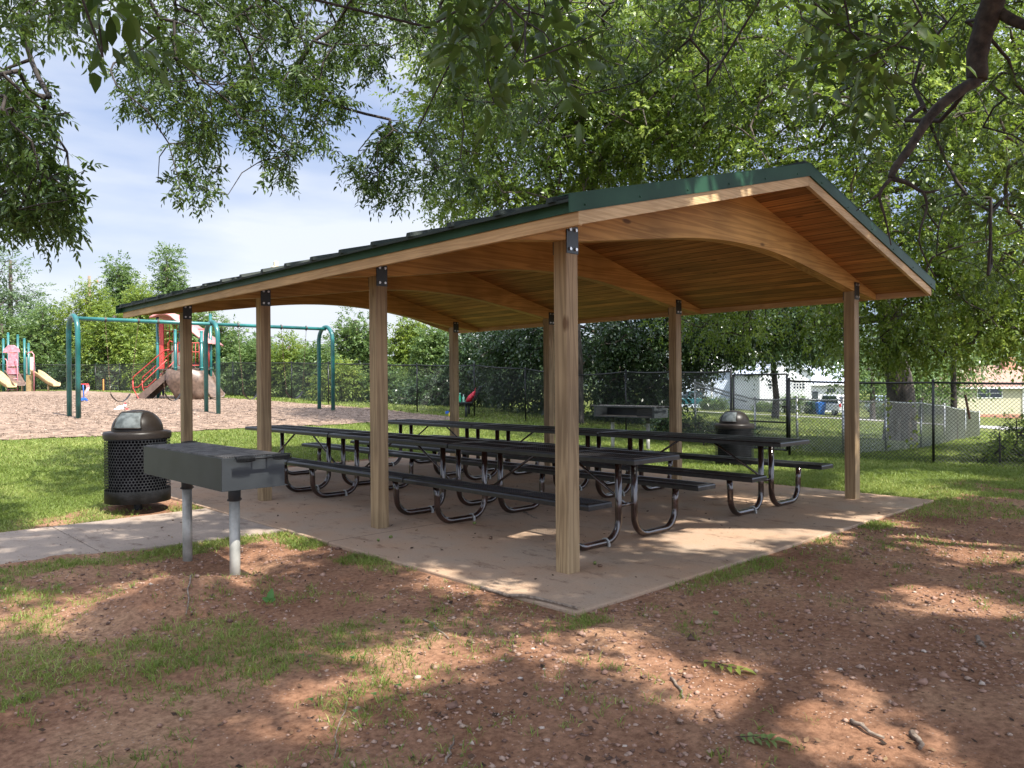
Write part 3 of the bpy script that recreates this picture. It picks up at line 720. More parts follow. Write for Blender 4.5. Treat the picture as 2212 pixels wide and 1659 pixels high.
def fence(name, label, pts, h, pipe, wire, pitch=.07, th=.005, pr=.024, rr=.019, midrail=None, zoff=0.0, every=None):
    t = thing(name, label, 'fence', (pts[0][0], pts[0][1], 0)); o = Vector((pts[0][0], pts[0][1], 0))
    P = []
    for i, q in enumerate(pts):
        x, y = q[:2]; zz = q[2] if len(q) > 2 else float(zt(x, y, False)); hh = q[3] if len(q) > 3 else h; P.append((x, y, zz, hh))
    mesh = MB()
    for i, (x, y, z, hh) in enumerate(P):
        b = MB(); b.tube([(x - o.x, y - o.y, z - .1), (x - o.x, y - o.y, z + hh)], pr, 10); b.lathe([(pr * 1.15, 0), (pr * 1.2, .02), (pr * .6, .04), (0, .045)], (x - o.x, y - o.y, z + hh - .005), 10); b.build('post', pipe, t)
        if i < len(P) - 1:
            x2, y2, z2, h2 = P[i + 1]
            b = MB(); k = [(x + (x2 - x) * s - o.x, y + (y2 - y) * s - o.y, z + hh - .03 + (z2 + h2 - z - hh) * s - (.025 * math.sin(s * math.pi))) for s in (0, .25, .5, .75, 1)]
            b.tube(k, rr, 8); b.build('top_rail', pipe, t)
            hm = min(hh, h2) - .04
            v_, f_ = wire_panel((x - o.x, y - o.y), (x2 - o.x, y2 - o.y), z + .02 + (hh - hm - .04), z2 + .02 + (h2 - hm - .04), hm, pitch, th); mesh.add(v_, f_)
    mesh.build('chain_link', wire, t)
    return t
fence('chain_link_fence', 'black chain link fence at the right edge, ending at the gate', [(12.2, -7.4, -.15), (12.05, -4.3, -.15), (11.92, -1.3, -.145), (11.779, 1.685, -.14), (11.247, 4.236, -.09, 1.60)], 1.6, M_BLK, M_WIRE)
fence('chain_link_fence', 'black chain link fence running from the gate past the playground into the far left', [(11.501, 5.723, .03, 1.70), (12.6, 8.0, .12, 1.63), (13.685, 10.389, .195), (14.25, 12.84, .18, 1.55), (13.6, 14.4, .35), (12.697, 15.87, .486), (12.073, 18.17, .539), (11.9, 20.8, .63), (11.71, 23.49, .722), (12.25, 27.55, .847), (12.2, 30.4, .92), (12.147, 33.35, .974), (11.9, 37.5, 1.04), (11.3, 42, 1.12), (10.831, 46.4, 1.18), (10.0, 48.3, 1.17), (7, 49.2), (3, 50), (-1.5, 50.6), (-6, 51), (-11, 51), (-16, 51), (-21, 51)], 1.6, M_BLK, M_WIRE)
# gate leaf
gt_ = thing('gate', 'black framed chain link gate with a middle rail, behind the right hand bin', 'gate', (11.247, 4.236, 0)); ga_, gb_ = Vector((0.02, .06, 0)), Vector((.254 - .02, 1.487 - .07, 0))
b = MB()
for q in (ga_, gb_): b.tube([(q.x, q.y, .05), (q.x, q.y, 1.62)], .022, 10)
for z in (.05, .62, 1.62): b.tube([(ga_.x, ga_.y, z), (gb_.x, gb_.y, z)], .018, 8)
b.build('frame', M_BLK, gt_); v_, f_ = wire_panel(ga_, gb_, .05, .05, 1.55, .07, .005); MB().add(v_, f_).build('chain_link', M_WIRE, gt_)
b = MB(); b.box(-.05, .06, .06, .14, .93, .97); b.tube([(.0, .1, .95), (.0, .1, .84)], .012, 6); b.build('latch', M_BLK, gt_)
fence('chain_link_fence', 'low galvanized chain link fence of the neighbouring yard behind the black fence', [(13.55, 8.0, -.12, 1.62), (13.2, 6.1, -.13, 1.2), (12.35, 4.62, -.08, 1.2), (12.6, 3.72, -.10, 1.2), (14.05, 3.40, -.16, 1.2), (16.25, 3.42, -.25, 1.2), (19.6, 3.95, -.42, 1.2), (25.0, 5.0, -.72, 1.2), (33, 6.8, -1.10, 1.2)], 1.2, M_ZINC, M_GWIRE, pitch=.06, th=.0045, pr=.026)
b = MB(); b.tube([(13.55, 8.0, 1.38), (13.25, 6.35, .98)], .020, 8); tag(b.build('fence_brace', M_ZINC), 'slanting galvanized brace rail on the tall silver fence post', 'brace')

# ================================================================== swing set
M_TEAL = mat('teal_painted_steel', (.010, .110, .105), .30, var=.25, scale=2.2, spec=.5, coat=.3, c2=(.02, .155, .145))
M_CHAIN = mat('rusty_chain', (.12, .075, .05), .6, metal=.4, var=.3)
M_BELT = mat('black_rubber_belt', (.018, .017, .017), .5, var=.3)
M_HANG = mat('hanger_steel', (.06, .06, .055), .5, metal=.5)
def swx(X): return 19.9 - (X - 1.9) * .04
st = thing('swing_set', 'teal two bay arch swing set standing on the playground mulch', 'swing set', (5.6, 19.75, 0)); so_ = Vector((5.6, 19.75, 0))
BH = 3.36
for X in (1.92, 5.62, 9.38):
    yc = swx(X); pth = [(X - so_.x, yc - .45 - so_.y, float(zt(X, yc - .45)) - .1), (X - so_.x, yc - .45 - so_.y, BH - .45)]
    pth += [(X - so_.x, yc - .45 * math.cos(a) - so_.y, BH - .45 + .47 * math.sin(a)) for a in [math.pi * k / 14 for k in range(1, 14)]]
    pth += [(X - so_.x, yc + .45 - so_.y, BH - .45), (X - so_.x, yc + .45 - so_.y, float(zt(X, yc + .45)) - .1)]
    MB().tube(pth, .066, 14).build('arch', M_TEAL, st)
MB().tube([(X - so_.x, swx(X) - so_.y, BH - .045) for X in (1.92, 5.62, 9.38)], .055, 12).build('top_beam', M_TEAL, st)
def Xat(vx):      # X on the swing line for a column of the photograph
    k = (vx - 1106) / 1663.36; lo, hi = 0.0, 12.0
    for _ in range(40):
        m_ = (lo + hi) / 2; d = Vector((m_, swx(m_), 2)) - CAM
        if d.dot(RIGHT) / d.dot(FWD) < k: lo = m_
        else: hi = m_
    return (lo + hi) / 2
swl = [(3.02, 4.02, 3.42, 3.93, 'leftmost belt swing, hanging in front of the red handrails of the climbing tower'),
       (4.42, 5.38, 4.50, 5.00, 'belt swing beside the middle arch of the swing set, in front of the dark stairs'),
       (6.20, 7.20, 6.45, 6.95, 'belt swing just right of the middle arch, partly behind a wooden shelter post'),
       (7.80, 8.70, 8.02, 8.52, 'rightmost belt swing, hanging next to the right arch')]
sw = [(Xat(228.4), Xat(299.5), Xat(240), Xat(279)), (Xat(342), Xat(409), Xat(357), Xat(389)), (Xat(514.6), Xat(570), Xat(526), Xat(556)), (Xat(608), Xat(662), Xat(619), Xat(652))]
for (a, c, sa, sb), (_, _, _, _, lb) in zip(sw, swl):
    xm = (sa + sb) / 2; ym = swx(xm); zg = float(zt(xm, ym, False)); s0 = thing('swing', lb, 'swing', (xm, ym, zg), 0, 'belt swings hanging from the teal swing set')
    zs = .62; hw = (sb - sa) / 2 + .02
    n_ = 10; vs = []; fs = []
    for k in range(n_ + 1):
        x = -hw + 2 * hw * k / n_; z = zs - .22 * (1 - (x / hw) ** 2) ** .9 + 0
        for y, dz in ((-.07, 0), (.07, 0), (.07, .012), (-.07, .012)): vs.append((x, y, z + dz))
        if k:
            b_ = 4 * k
            for u, v_ in ((0, 1), (1, 2), (2, 3), (3, 0)): fs.append((b_ - 4 + u, b_ - 4 + v_, b_ + v_, b_ + u))
    MB().add(vs, fs, True).build('belt_seat', M_BELT, s0)
    for tx, ex in ((a - xm, -hw), (c - xm, hw)):
        b = MB(); T_, E_ = Vector((tx, swx(xm + tx) - ym, BH - .13 - zg)), Vector((ex, 0, zs)); nl = 46
        for k in range(nl):
            p0 = T_.lerp(E_, k / nl); p1 = T_.lerp(E_, (k + 1.25) / nl)
            o_ = Vector((.012, 0, 0)) if k % 2 else Vector((0, .012, 0)); mdl = (p0 + p1) / 2
            b.tube([p0, mdl + o_, p1, mdl - o_], .0045, 3, closed=True)
        b.build('chain', M_CHAIN, s0)
        b = MB(); b.tube([(T_.x - .0, T_.y, T_.z + .17), (T_.x, T_.y, T_.z)], .018, 6); b.lathe([(.062, -.03), (.062, .03)], (0, 0, 0), 12)
        k = len(b.v) - 24
        for q in range(24):
            vx, vy, vz = b.v[k + q]; b.v[k + q] = (T_.x + vz, T_.y + vx, T_.z + .085 + vy)
        b.build('hanger', M_HANG, s0)
# ================================================================== playground
M_RED = mat('red_powder_coat', (.42, .035, .03), .4, var=.15, spec=.5, c2=(.50, .06, .05))
M_BROWN = mat('brown_deck_coating', (.105, .07, .055), .6, var=.2)
M_TANP = mat('tan_plastic', (.38, .27, .13), .4, var=.1, c2=(.45, .33, .17))
M_CREAM = mat('cream_panel', (.66, .60, .45), .5, var=.08)
M_BRP = mat('brown_plastic', (.10, .066, .048), .42, var=.2, c2=(.16, .105, .075))
M_PINK = mat('faded_pink_plastic', (.62, .20, .24), .5, var=.15, c2=(.72, .30, .34))
M_PINKR = mat('pink_roof_plastic', (.50, .18, .17), .5, var=.15, c2=(.60, .27, .25))
Rt = Vector((RIGHT.x, RIGHT.y, 0)).normalized(); Fw = Vector((FWD.x, FWD.y, 0)).normalized()
def frame_at(vx, D, z=None):
    p_ = at(vx, 850, D); zz = float(zt(p_.x, p_.y, False)) if z is None else z
    return Vector((p_.x, p_.y, zz))
RZ = math.atan2(Rt.y, Rt.x)      # local x = to the viewer's right, local y = away
def post_(t, x, y, h, r=.055, m=None):
    b = MB(); b.tube([(x, y, -.1), (x, y, h)], r, 12); b.lathe([(r * 1.1, 0), (r * 1.1, .03), (r * .7, .055), (0, .06)], (x, y, h - .005), 12); b.build('post', m or M_TEAL, t)
def bars(t, a, b_, z0, z1, n_, m, name='barrier', r=.014, sub=None):
    mb = MB(); A, B_ = Vector(a), Vector(b_)
    for k in range(n_ + 1):
        q = A.lerp(B_, k / n_); mb.tube([(q.x, q.y, z0), (q.x, q.y, z1)], r, 6)
    for z in (z0, z1) + ((sub,) if sub else ()): mb.tube([(A.x, A.y, z), (B_.x, B_.y, z)], r * 1.35, 6)
    return mb.build(name, m, t)
def slide(t, p0, p1, z0, z1, wd, m, hh=.22, run=.35, name='slide'):
    """chute from p0 (top) to p1 (bottom) with raised sides"""
    P0, P1 = Vector(p0), Vector(p1); d = (P1 - P0); L = d.length; d.normalize(); s_ = Vector((-d.y, d.x)); vs = []; n_ = 18
    prof = [(-1.12, hh), (-1, hh), (-.92, .05), (-.5, 0), (.5, 0), (.92, .05), (1, hh), (1.12, hh), (1.12, hh - .05), (.95, -.05), (-.95, -.05), (-1.12, hh - .05)]
    for k in range(n_ + 1):
        f = k / n_; e = f * f * (3 - 2 * f); z = z0 + (z1 - z0) * (e * .75 + f * .25); q = P0 + d * L * f
        for u, v_ in prof: w_ = q + s_ * (u * wd / 2); vs.append((w_.x, w_.y, z + v_ * (1 - .35 * f)))
    k = len(prof); fs = [(i * k + j, i * k + (j + 1) % k, (i + 1) * k + (j + 1) % k, (i + 1) * k + j) for i in range(n_) for j in range(k)] + [tuple(range(k))[::-1], tuple(n_ * k + j for j in range(k))]
    return MB().add(vs, fs, True).build(name, m, t)
# --- the climbing tower
o_ = frame_at(730, 0) if False else frame_at(412, 32.8)
tw = thing('climbing_tower', 'red and teal playground tower with stairs, barrier bars and brown slide', 'playground tower', o_, RZ)
def loc_px(px, D):       # local coordinates of a photograph column (source pixels) at depth D
    q = at(px / 1.8228, 850, D) - o_; return (q.x * Rt.x + q.y * Rt.y, q.x * Fw.x + q.y * Fw.y)
Lp, F1, F2, Rp, Bk, Bk2 = loc_px(622, 33.0), loc_px(692, 32.2), loc_px(795, 32.2), loc_px(831, 33.2), loc_px(712, 34.2), loc_px(790, 34.2)
for (x, y), h in ((Lp, 3.62), (F1, 2.88), (F2, 2.82), (Rp, 3.62), (Bk, 3.2), (Bk2, 3.0)): post_(tw, x, y, h, .062)
DZ = 1.30
b = MB(); b.prism([Lp, F1, F2, Rp, Bk2, Bk], DZ - .06, DZ); b.build('deck', M_BROWN, tw)
b = MB()      # collars on the posts
for (x, y) in (Lp, F1, F2, Rp):
    b = MB(); b.lathe([(.07, 0), (.082, .01), (.082, .05), (.07, .06)], (x, y, DZ - .02), 12); b.build('collar', M_TEAL, tw)
    b = MB(); b.lathe([(.07, 0), (.080, .01), (.080, .04), (.07, .05)], (x, y, 2.35), 12); b.build('collar', M_TEAL, tw)
ar = []
for k in range(17):
    f = k / 16; x = Lp[0] - .05 + (Rp[0] + .22 - Lp[0]) * f; ar.append((x, 3.50 + .16 * math.sin(math.pi * min(1, f * 2.2)) * (1 if f < .45 else 0) + (0 if f < .23 else 0.16 * (1 if f < .45 else 0) * 0) - (0 if f < .35 else (f - .35) ** 1.25 * 1.95)))
vs = []; 
for (x, z) in ar:
    for y, dz in ((-.55, -.10), (-.52, 0), (.0, .05), (1.3, 0), (1.33, -.10), (1.28, -.06), (0, -.01), (-.48, -.06)): vs.append((x, y + .1, z + dz))
n8 = 8; MB().add(vs, [(i * n8 + j, i * n8 + (j + 1) % n8, (i + 1) * n8 + (j + 1) % n8, (i + 1) * n8 + j) for i in range(16) for j in range(n8)] + [tuple(range(n8))[::-1], tuple(16 * n8 + j for j in range(n8))], True).build('roof', M_PINKR, tw)
bars(tw, (Lp[0] + .16, Lp[1] + .1), (Bk[0] + .35, Bk[1] - .1), 2.08, 3.38, 7, M_RED, sub=2.95)
bars(tw, (F1[0] + .1, F1[1]), (F2[0] - .1, F2[1]), DZ + .12, 2.36, 6, M_RED, sub=1.98)
bars(tw, (F2[0] + .08, F2[1] + .12), (Rp[0] - .02, Rp[1] - .1), DZ + .1, 2.34, 4, M_RED)
b = MB(); b.box(Lp[0] + .08, Lp[0] + .26, Lp[1] - .02, Lp[1] + .08, DZ, 3.3); b.build('panel', M_RED, tw)
b = MB(); b.box(Rp[0] - .14, Rp[0] - .02, Rp[1] + .08, Rp[1] + .14, DZ - .1, 2.6); b.build('panel', M_RED, tw)
b = MB(); xa, xb = Lp[0] + .28, Bk[0] + .5
b.prism([(xa, DZ + .02), (xb, DZ + .02), (xb, 1.95), (xb - .25, 2.05), (xa + .28, 2.02), (xa + .12, 2.32), (xa, 2.34)], -.03, .03, Matrix.Translation((0, Bk[1] - .45, 0)) @ Matrix.Rotation(R_(90), 4, 'X')); b.build('cream_panel', M_CREAM, tw)
b = MB(); b.tube([(Rp[0] - .2, Rp[1], 3.0), (Rp[0] - 1.3, Rp[1] + .2, 3.04)], .022, 6); b.build('overhead_rail', M_RED, tw)
b = MB(); b.tube([(Rp[0] - .2, Rp[1] - .3, 2.84), (Rp[0] - 1.3, Rp[1] - .1, 2.86)], .022, 6); b.build('overhead_rail', M_RED, tw)
# stairs down to the left
sx0, sx1 = F1[0] - .30, F1[0] - 1.66; sy0, sy1 = -.55, .15
for y in (sy0, sy1):
    vs = [(sx0 + .08, DZ - .02), (sx0 + .08, DZ - .30), (sx1 + .25, -.05), (sx1 - .02, -.05), (sx1 - .02, .12)]
    MB().prism(vs, -.02, .02, Matrix.Translation((0, y, 0)) @ Matrix.Rotation(R_(90), 4, 'X')).build('stringer', M_BROWN, tw)
for k in range(6):
    f = (k + .5) / 6.2; x = sx1 + (sx0 - sx1) * f; z = .12 + (DZ - .12) * f
    b = MB(); b.box(x - .02, x + .25, sy0 + .021, sy1 - .021, z - .03, z); b.box(x + .225, x + .245, sy0 + .021, sy1 - .021, z, z + .17); b.build('step', M_BROWN, tw)
for y in (sy0 - .06, sy1 + .06):
    dx = sx0 - sx1; r1 = [(sx1 - .12, y, .80), (sx1 - .10, y, .96), (sx0 - .15, y, 2.06), (sx0 + .05, y, 2.10)]
    b = MB(); b.tube(r1, .022, 8); b.tube([(sx1 - .12, y, .82), (sx1 - .12, y, .50), (sx1 + .12, y, .02), (sx1 + .22, y, -.04)], .022, 8)
    b.tube([(sx1 - .12, y, .52), (sx1 + .10, y, .53), (sx0 - .05, y, 1.66)], .020, 8); b.tube([(sx0 - .0, y, 1.32), (sx0 - .0, y, 2.36), (sx0 + .08, y, 2.46), (sx0 + .2, y, 2.40)], .020, 8)
    b.build('handrail', M_RED, tw)
# brown plastic underneath and the slide to the right
vs = []; n_ = 14
for i in range(n_ + 1):
    f = i / n_; x = F1[0] - .35 + (Rp[0] + .15 - F1[0] + .35) * f; zlow = max(.0, .72 - f * 2.4) if f < .3 else 0.0
    for z in (zlow, .3 + zlow * .6, .7, DZ - .07): vs.append((x, F1[1] - .10 - .45 * math.sin(math.pi * f) ** .7 + .35 * (1 - z / DZ) * math.sin(math.pi * f), z + .04 * math.sin(f * 12)))
b = MB().add(vs, [(i * 4 + j, (i + 1) * 4 + j, (i + 1) * 4 + j + 1, i * 4 + j + 1) for i in range(n_) for j in range(3)], True); q = b.build('curved_climber', M_BRP, tw); q.modifiers.new('solid', 'SOLIDIFY').thickness = .04
slide(tw, (Rp[0] - .5, Rp[1] + .1), (Rp[0] + .62, Rp[1] - .9), DZ - .05, .10, .62, M_BRP)
# --- the child half hidden behind the stairs
M_SKIN = mat('skin', (.45, .26, .18), .5, var=.05); M_NAVY = mat('navy_cloth', (.015, .018, .045), .8, var=.3, scale=40); M_HAIR = mat('dark_hair', (.02, .013, .01), .6); M_SHOE = mat('dark_shoes', (.02, .025, .05), .5)
def skin(name, V_, E_, R__, m, parent, root=0):
    me = bpy.data.meshes.new(name); me.from_pydata(V_, E_, []); me.materials.append(m); o = link(name, me, parent)
    o.modifiers.new('skin', 'SKIN'); me.skin_vertices[0].data
    for i, r in enumerate(R__): me.skin_vertices[0].data[i].radius = (r, r); me.skin_vertices[0].data[i].use_root = (i == root)
    s_ = o.modifiers.new('sub', 'SUBSURF'); s_.levels = 1; s_.render_levels = 1
    for p_ in me.polygons: p_.use_smooth = True
    return o
cp = frame_at(349, 33.6); ch = thing('person', 'small child in dark navy clothes standing behind the playground stairs', 'person', cp, RZ + .5)
Vc = [(0, 0, .55), (0, 0, .70), (0, .0, .86), (0, 0, .95), (0, -.01, 1.05), (0, -.01, 1.13)]; Ec = [(0, 1), (1, 2), (2, 3), (3, 4), (4, 5)]; Rc = [.085, .08, .085, .035, .075, .055]
for s_ in (-1, 1):
    i = len(Vc); Vc += [(s_ * .06, 0, .50), (s_ * .065, -.03 * s_, .28), (s_ * .065, .02, .07), (s_ * .07, -.09, .03)]; Ec += [(0, i), (i, i + 1), (i + 1, i + 2), (i + 2, i + 3)]; Rc += [.055, .04, .028, .022]
    i = len(Vc); Vc += [(s_ * .12, 0, .87), (s_ * .17, -.08, .72), (s_ * .15, -.22, .74), (s_ * .14, -.27, .76)]; Ec += [(2, i), (i, i + 1), (i + 1, i + 2), (i + 2, i + 3)]; Rc += [.035, .027, .018, .017]; h = i + 3
    for q in range(4):
        j = len(Vc); Vc += [(s_ * .14 + (q - 1.5) * .012, -.30, .765), (s_ * .14 + (q - 1.5) * .013, -.325 + .004 * abs(q - 1.5), .752)]; Ec += [(h, j), (j, j + 1)]; Rc += [.006, .005]
    j = len(Vc); Vc += [(s_ * .14 - s_ * .025, -.285, .775), (s_ * .14 - s_ * .03, -.305, .782)]; Ec += [(h, j), (j, j + 1)]; Rc += [.0065, .005]
skin('body', Vc, Ec, Rc, M_SKIN, ch)
skin('trousers', [(0, 0, .56), (-.06, 0, .50), (-.065, .03, .28), (-.065, .02, .10), (.06, 0, .50), (.065, -.03, .28), (.065, .02, .10)], [(0, 1), (1, 2), (2, 3), (0, 4), (4, 5), (5, 6)], [.095, .065, .052, .045, .065, .052, .045], M_NAVY, ch)
skin('shirt', [(0, 0, .58), (0, 0, .72), (0, 0, .87), (-.12, 0, .87), (-.15, -.04, .78), (.12, 0, .87), (.15, -.04, .78)], [(0, 1), (1, 2), (2, 3), (3, 4), (2, 5), (5, 6)], [.10, .095, .09, .045, .04, .045, .04], M_NAVY, ch)
skin('hair', [(0, .02, 1.06), (0, .01, 1.14)], [(0, 1)], [.080, .066], M_HAIR, ch)
for s_ in (-1, 1): skin('shoe', [(s_ * .065, .03, .045), (s_ * .07, -.09, .035)], [(0, 1)], [.036, .030], M_SHOE, ch)
# --- the small playset at the left edge
o2 = frame_at(33, 44); pl = thing('toddler_playset', 'faded pink and teal toddler playset with tan slides at the left edge', 'playground set', o2, RZ)
def lp(px, D): 
    q = at(px / 1.8228, 850, D) - o2; return (q.x * Rt.x + q.y * Rt.y, q.x * Fw.x + q.y * Fw.y)
PP = {k: lp(*k) for k in ((-25, 44), (15, 43.6), (98, 43.6), (34, 45.2), (72, 45.6), (114, 44.6), (-20, 46))}
for k, h in zip(PP, (3.0, 2.95, 2.95, 3.4, 3.3, 2.75, 3.1)): post_(pl, *PP[k], h, .065)
b = MB(); b.prism([PP[(-25, 44)], PP[(15, 43.6)], PP[(98, 43.6)], PP[(114, 44.6)], PP[(72, 45.6)], PP[(34, 45.2)], PP[(-20, 46)]], .92, 1.0); b.build('deck', M_BROWN, pl)
xa, xb, yf = lp(22, 43.6)[0], lp(80, 43.6)[0], PP[(15, 43.6)][1] - .1
gb = MB(); gb.prism([(xa - .05, 2.20), (xb + .05, 2.22), (xb, 2.40), ((xa + xb) / 2 + .15, 2.62), ((xa + xb) / 2 - .15, 2.62), (xa, 2.36)], -.04, .04, Matrix.Translation((0, yf, 0)) @ Matrix.Rotation(R_(90), 4, 'X')); gb.build('gable_panel', M_PINK, pl)
for z0, z1 in ((1.42, 2.18), (.98, 1.34)):
    b = MB()
    for k in range(7): x = xa + .28 + (xb - xa - .36) * k / 6; b.box(x - .035, x + .035, yf - .02, yf + .02, z0, z1)
    for z in (z0, z1 - .05): b.box(xa + .22, xb - .02, yf - .03, yf - .0205, z, z + .05)
    b.build('bar_panel', M_PINK, pl)
for x0, x1 in ((lp(36, 43.4)[0], lp(76, 43.4)[0]),):
    b = MB()
    for x in (x0, x1): b.tube([(x, yf - .25, -.05), (x, yf - .25, 1.7), (x - .1, yf - .2, 1.82), (x - .25, yf - .1, 1.84)], .025, 8)
    for z in (.10, .42, .72): b.tube([(x0, yf - .25, z), (x1, yf - .25, z)], .022, 8)
    b.build('ladder', M_PINK, pl)
b = MB(); x0 = lp(104, 43.4)[0]; x1 = lp(130, 43.4)[0]; b.tube([(x0, yf, 2.1), (x0 + .1, yf, 2.2), (x1 - .1, yf, 2.22), (x1, yf, 2.08), (x1, yf, -.05)], .028, 8); b.build('arch_rail', M_PINK, pl)
slide(pl, (lp(128, 43.8)[0], .0), (lp(226, 43.8)[0], -.25), .98, .30, .55, M_TANP, hh=.26)
b = MB(); b.tube([(lp(190, 43.8)[0], -.2, -.05), (lp(190, 43.8)[0], -.2, .34)], .05, 8); b.build('slide_leg', M_TANP, pl)
slide(pl, (lp(20, 43)[0], -.5), (lp(64, 42.6)[0], -1.1), .95, .34, .6, M_BRP, hh=.25); slide(pl, (lp(-40, 42.5)[0], -1.2), (lp(28, 42)[0], -1.6), .95, .26, .6, M_TANP, hh=.25)
b = MB(); b.prism([lp(84, 43.9), lp(128, 43.9), lp(122, 44.9), lp(84, 44.9)], 0, .92); b.build('curved_wall', M_TANP, pl)
b = MB(); b.prism([lp(100, 45), lp(136, 45), lp(136, 45.1), lp(100, 45.1)], 1.0, 2.0); b.build('climbing_panel', M_CREAM, pl)
# --- toys
M_BLUE = mat('blue_plastic', (.02, .12, .50), .35, var=.1); M_WHT = mat('white_plastic', (.75, .76, .82), .4, var=.05); M_RPL = mat('red_plastic', (.60, .03, .04), .35, var=.1); M_STR = mat('pink_streamers', (.80, .35, .38), .6, var=.3, scale=60)
sp = frame_at(178.5, 29.4); sc_ = thing('kick_scooter', 'blue and pink toy scooter with streamers standing behind the left swing arch', 'scooter', sp, RZ - 1.35)
b = MB(); b.box(-.12, .36, -.075, .075, .06, .09); b.build('deck', M_BLUE, sc_)
b = MB(); b.box(-.20, -.11, -.09, .09, .05, .16); b.build('front_fender', M_BLUE, sc_, bevel=.02)
b = MB(); b.tube([(-.15, 0, .10), (-.07, 0, .66)], .02, 8); b.build('stem', M_BLUE, sc_)
b = MB(); b.tube([(-.06, -.20, .68), (-.06, .20, .68)], .018, 8); b.build('handlebar', M_RPL, sc_)
for x, y in ((-.15, -.11), (-.15, .11), (.33, 0)):
    b = MB(); b.tube([(x, y - .015, .055), (x, y + .015, .055)], .055, 12); b.build('wheel', M_BLUE, sc_)
for s_ in (-1, 1):
    for k in range(4):
        b = MB(); yy = s_ * (.10 + .03 * k); b.tube([(-.06, yy, .67), (-.10, yy + s_ * .02, .55), (-.08 + .02 * k, yy - s_ * .01, .42), (-.05, yy - s_ * .03, .32)], [.012, .016, .015, .006], 4); b.build('streamer', M_STR, sc_)
tp = frame_at(262, 24.4); ty = thing('toy_plane', 'white and red plastic toy lying on the mulch behind the left bin', 'toy', tp, RZ + .3)
b = MB(); b.lathe([(.0, 0), (.09, .01), (.12, .05), (.10, .11), (.04, .14), (0, .145)], (-.03, 0, 0), 12); b.build('body', M_WHT, ty)
b = MB(); b.lathe([(.0, 0), (.05, .01), (.06, .05), (.04, .09), (0, .10)], (.10, 0, .10), 10); b.build('head', M_WHT, ty)
b = MB(); b.lathe([(.0, 0), (.03, .01), (.035, .03), (.0, .06)], (.11, -.02, .185), 8); b.build('comb', M_RPL, ty)
b = MB(); b.box(-.20, -.02, -.12, .10, .01, .05); b.build('wing', M_WHT, ty, bevel=.015)
b = MB(); b.box(.12, .20, -.05, .04, .0, .06); b.build('foot', M_RPL, ty, bevel=.02)
M_YEL = mat('yellow_plastic', (.75, .55, .03), .4); yp = frame_at(970.5, 24.6)
yt = thing('pinwheel_toy', 'small yellow and blue toy on the mulch beside a rear shelter post', 'toy', yp, RZ)
b = MB(); b.lathe([(0, 0), (.05, .0), (.07, .06), (.045, .14), (0, .16)], (.03, 0, 0), 10); b.build('body', M_YEL, yt, bevel=0)
b = MB(); b.prism([(-.12, .10), (-.02, .12), (.0, .17), (-.06, .20), (-.13, .17)], -.02, .02, Matrix.Rotation(R_(90), 4, 'X')); b.build('blade', M_BLUE, yt)
# --- bench with bag and bottles
M_BEN = mat('dark_grey_bench', (.022, .026, .028), .4, var=.2, c2=(.04, .045, .047))
bp_ = frame_at(1013, 25.6); BZ = bp_.z
be = thing('bench', 'dark metal bench facing the playground with a red bag on it', 'bench', bp_, RZ)
b = MB()
for k in range(5): b.box(-.33 + k * .098, -.245 + k * .098, -1.0, 1.0, .44, .47)
b.build('seat', M_BEN, be)
b = MB()
for k in range(5):
    x = .18 + .045 * k; z = .52 + k * .092; b.box(x - .012, x + .012, -1.0, 1.0, z, z + .078)
b.build('backrest', M_BEN, be)
for y in (-.78, .78):
    b = MB(); b.tube([(-.05, y, -.05), (-.05, y, .43)], .04, 10); b.tube([(-.30, y, .42), (.02, y, .41), (.17, y, .50), (.30, y, .74), (.40, y, .98)], .028, 8); b.build('leg', M_BEN, be)
M_BAG = mat('red_nylon', (.50, .012, .03), .55, var=.3, scale=20, bump=.3)
bgx = bp_ + Rt * .08 + Fw * -.72
bag = thing('backpack', 'red drawstring bag leaning on the bench backrest', 'bag', (bgx.x, bgx.y, BZ + .472), RZ)
rg = random.Random(4); vs = []; n_, m_ = 12, 9
for j in range(m_ + 1):
    f = j / m_; r = (.17 * math.sin(math.pi * min(1, f * .9 + .12)) ** .6) * (1 - .25 * f) 
    for i in range(n_): a = 2 * math.pi * i / n_; vs.append((r * math.cos(a) * .8 - .06 + .22 * f + rg.uniform(-.01, .01), r * math.sin(a) * 1.25 + rg.uniform(-.01, .01), .36 * f + .005))
MB().add(vs, [(j * n_ + i, j * n_ + (i + 1) % n_, (j + 1) * n_ + (i + 1) % n_, (j + 1) * n_ + i) for j in range(m_) for i in range(n_)] + [tuple(range(n_))[::-1], tuple(m_ * n_ + i for i in range(n_))], True).build('bag_body', M_BAG, bag)
b = MB(); b.tube([(.14, .02, .36), (.16, .08, .42), (.19, .0, .45), (.15, -.05, .38)], .008, 5); b.build('strap', M_BAG, bag)
M_GBT = mat('green_bottle_plastic', (.02, .45, .22), .25, var=.1); M_LBT = mat('pale_green_bottle', (.35, .75, .55), .25, var=.1)
for k, (dx, dy, mm2, lb, hh) in enumerate(((-.24, -.86, M_GBT, 'bright green bottle at the near end of the bench seat', .30), (-.13, -.80, M_LBT, 'pale green bottle between the bright green bottle and the red bag', .24))):
    q = bp_ + Rt * dx + Fw * dy; bt = thing('bottle', lb, 'bottle', (q.x, q.y, BZ + .4705))
    MB().lathe([(0, 0), (.036, 0), (.038, .02), (.038, hh * .6), (.015, hh * .82), (.015, hh * .88)], n=12).build('body', mm2, bt)
    MB().lathe([(.018, hh * .88), (.018, hh), (0, hh)], n=10).build('cap', M_WHT if k else M_LBT, bt)

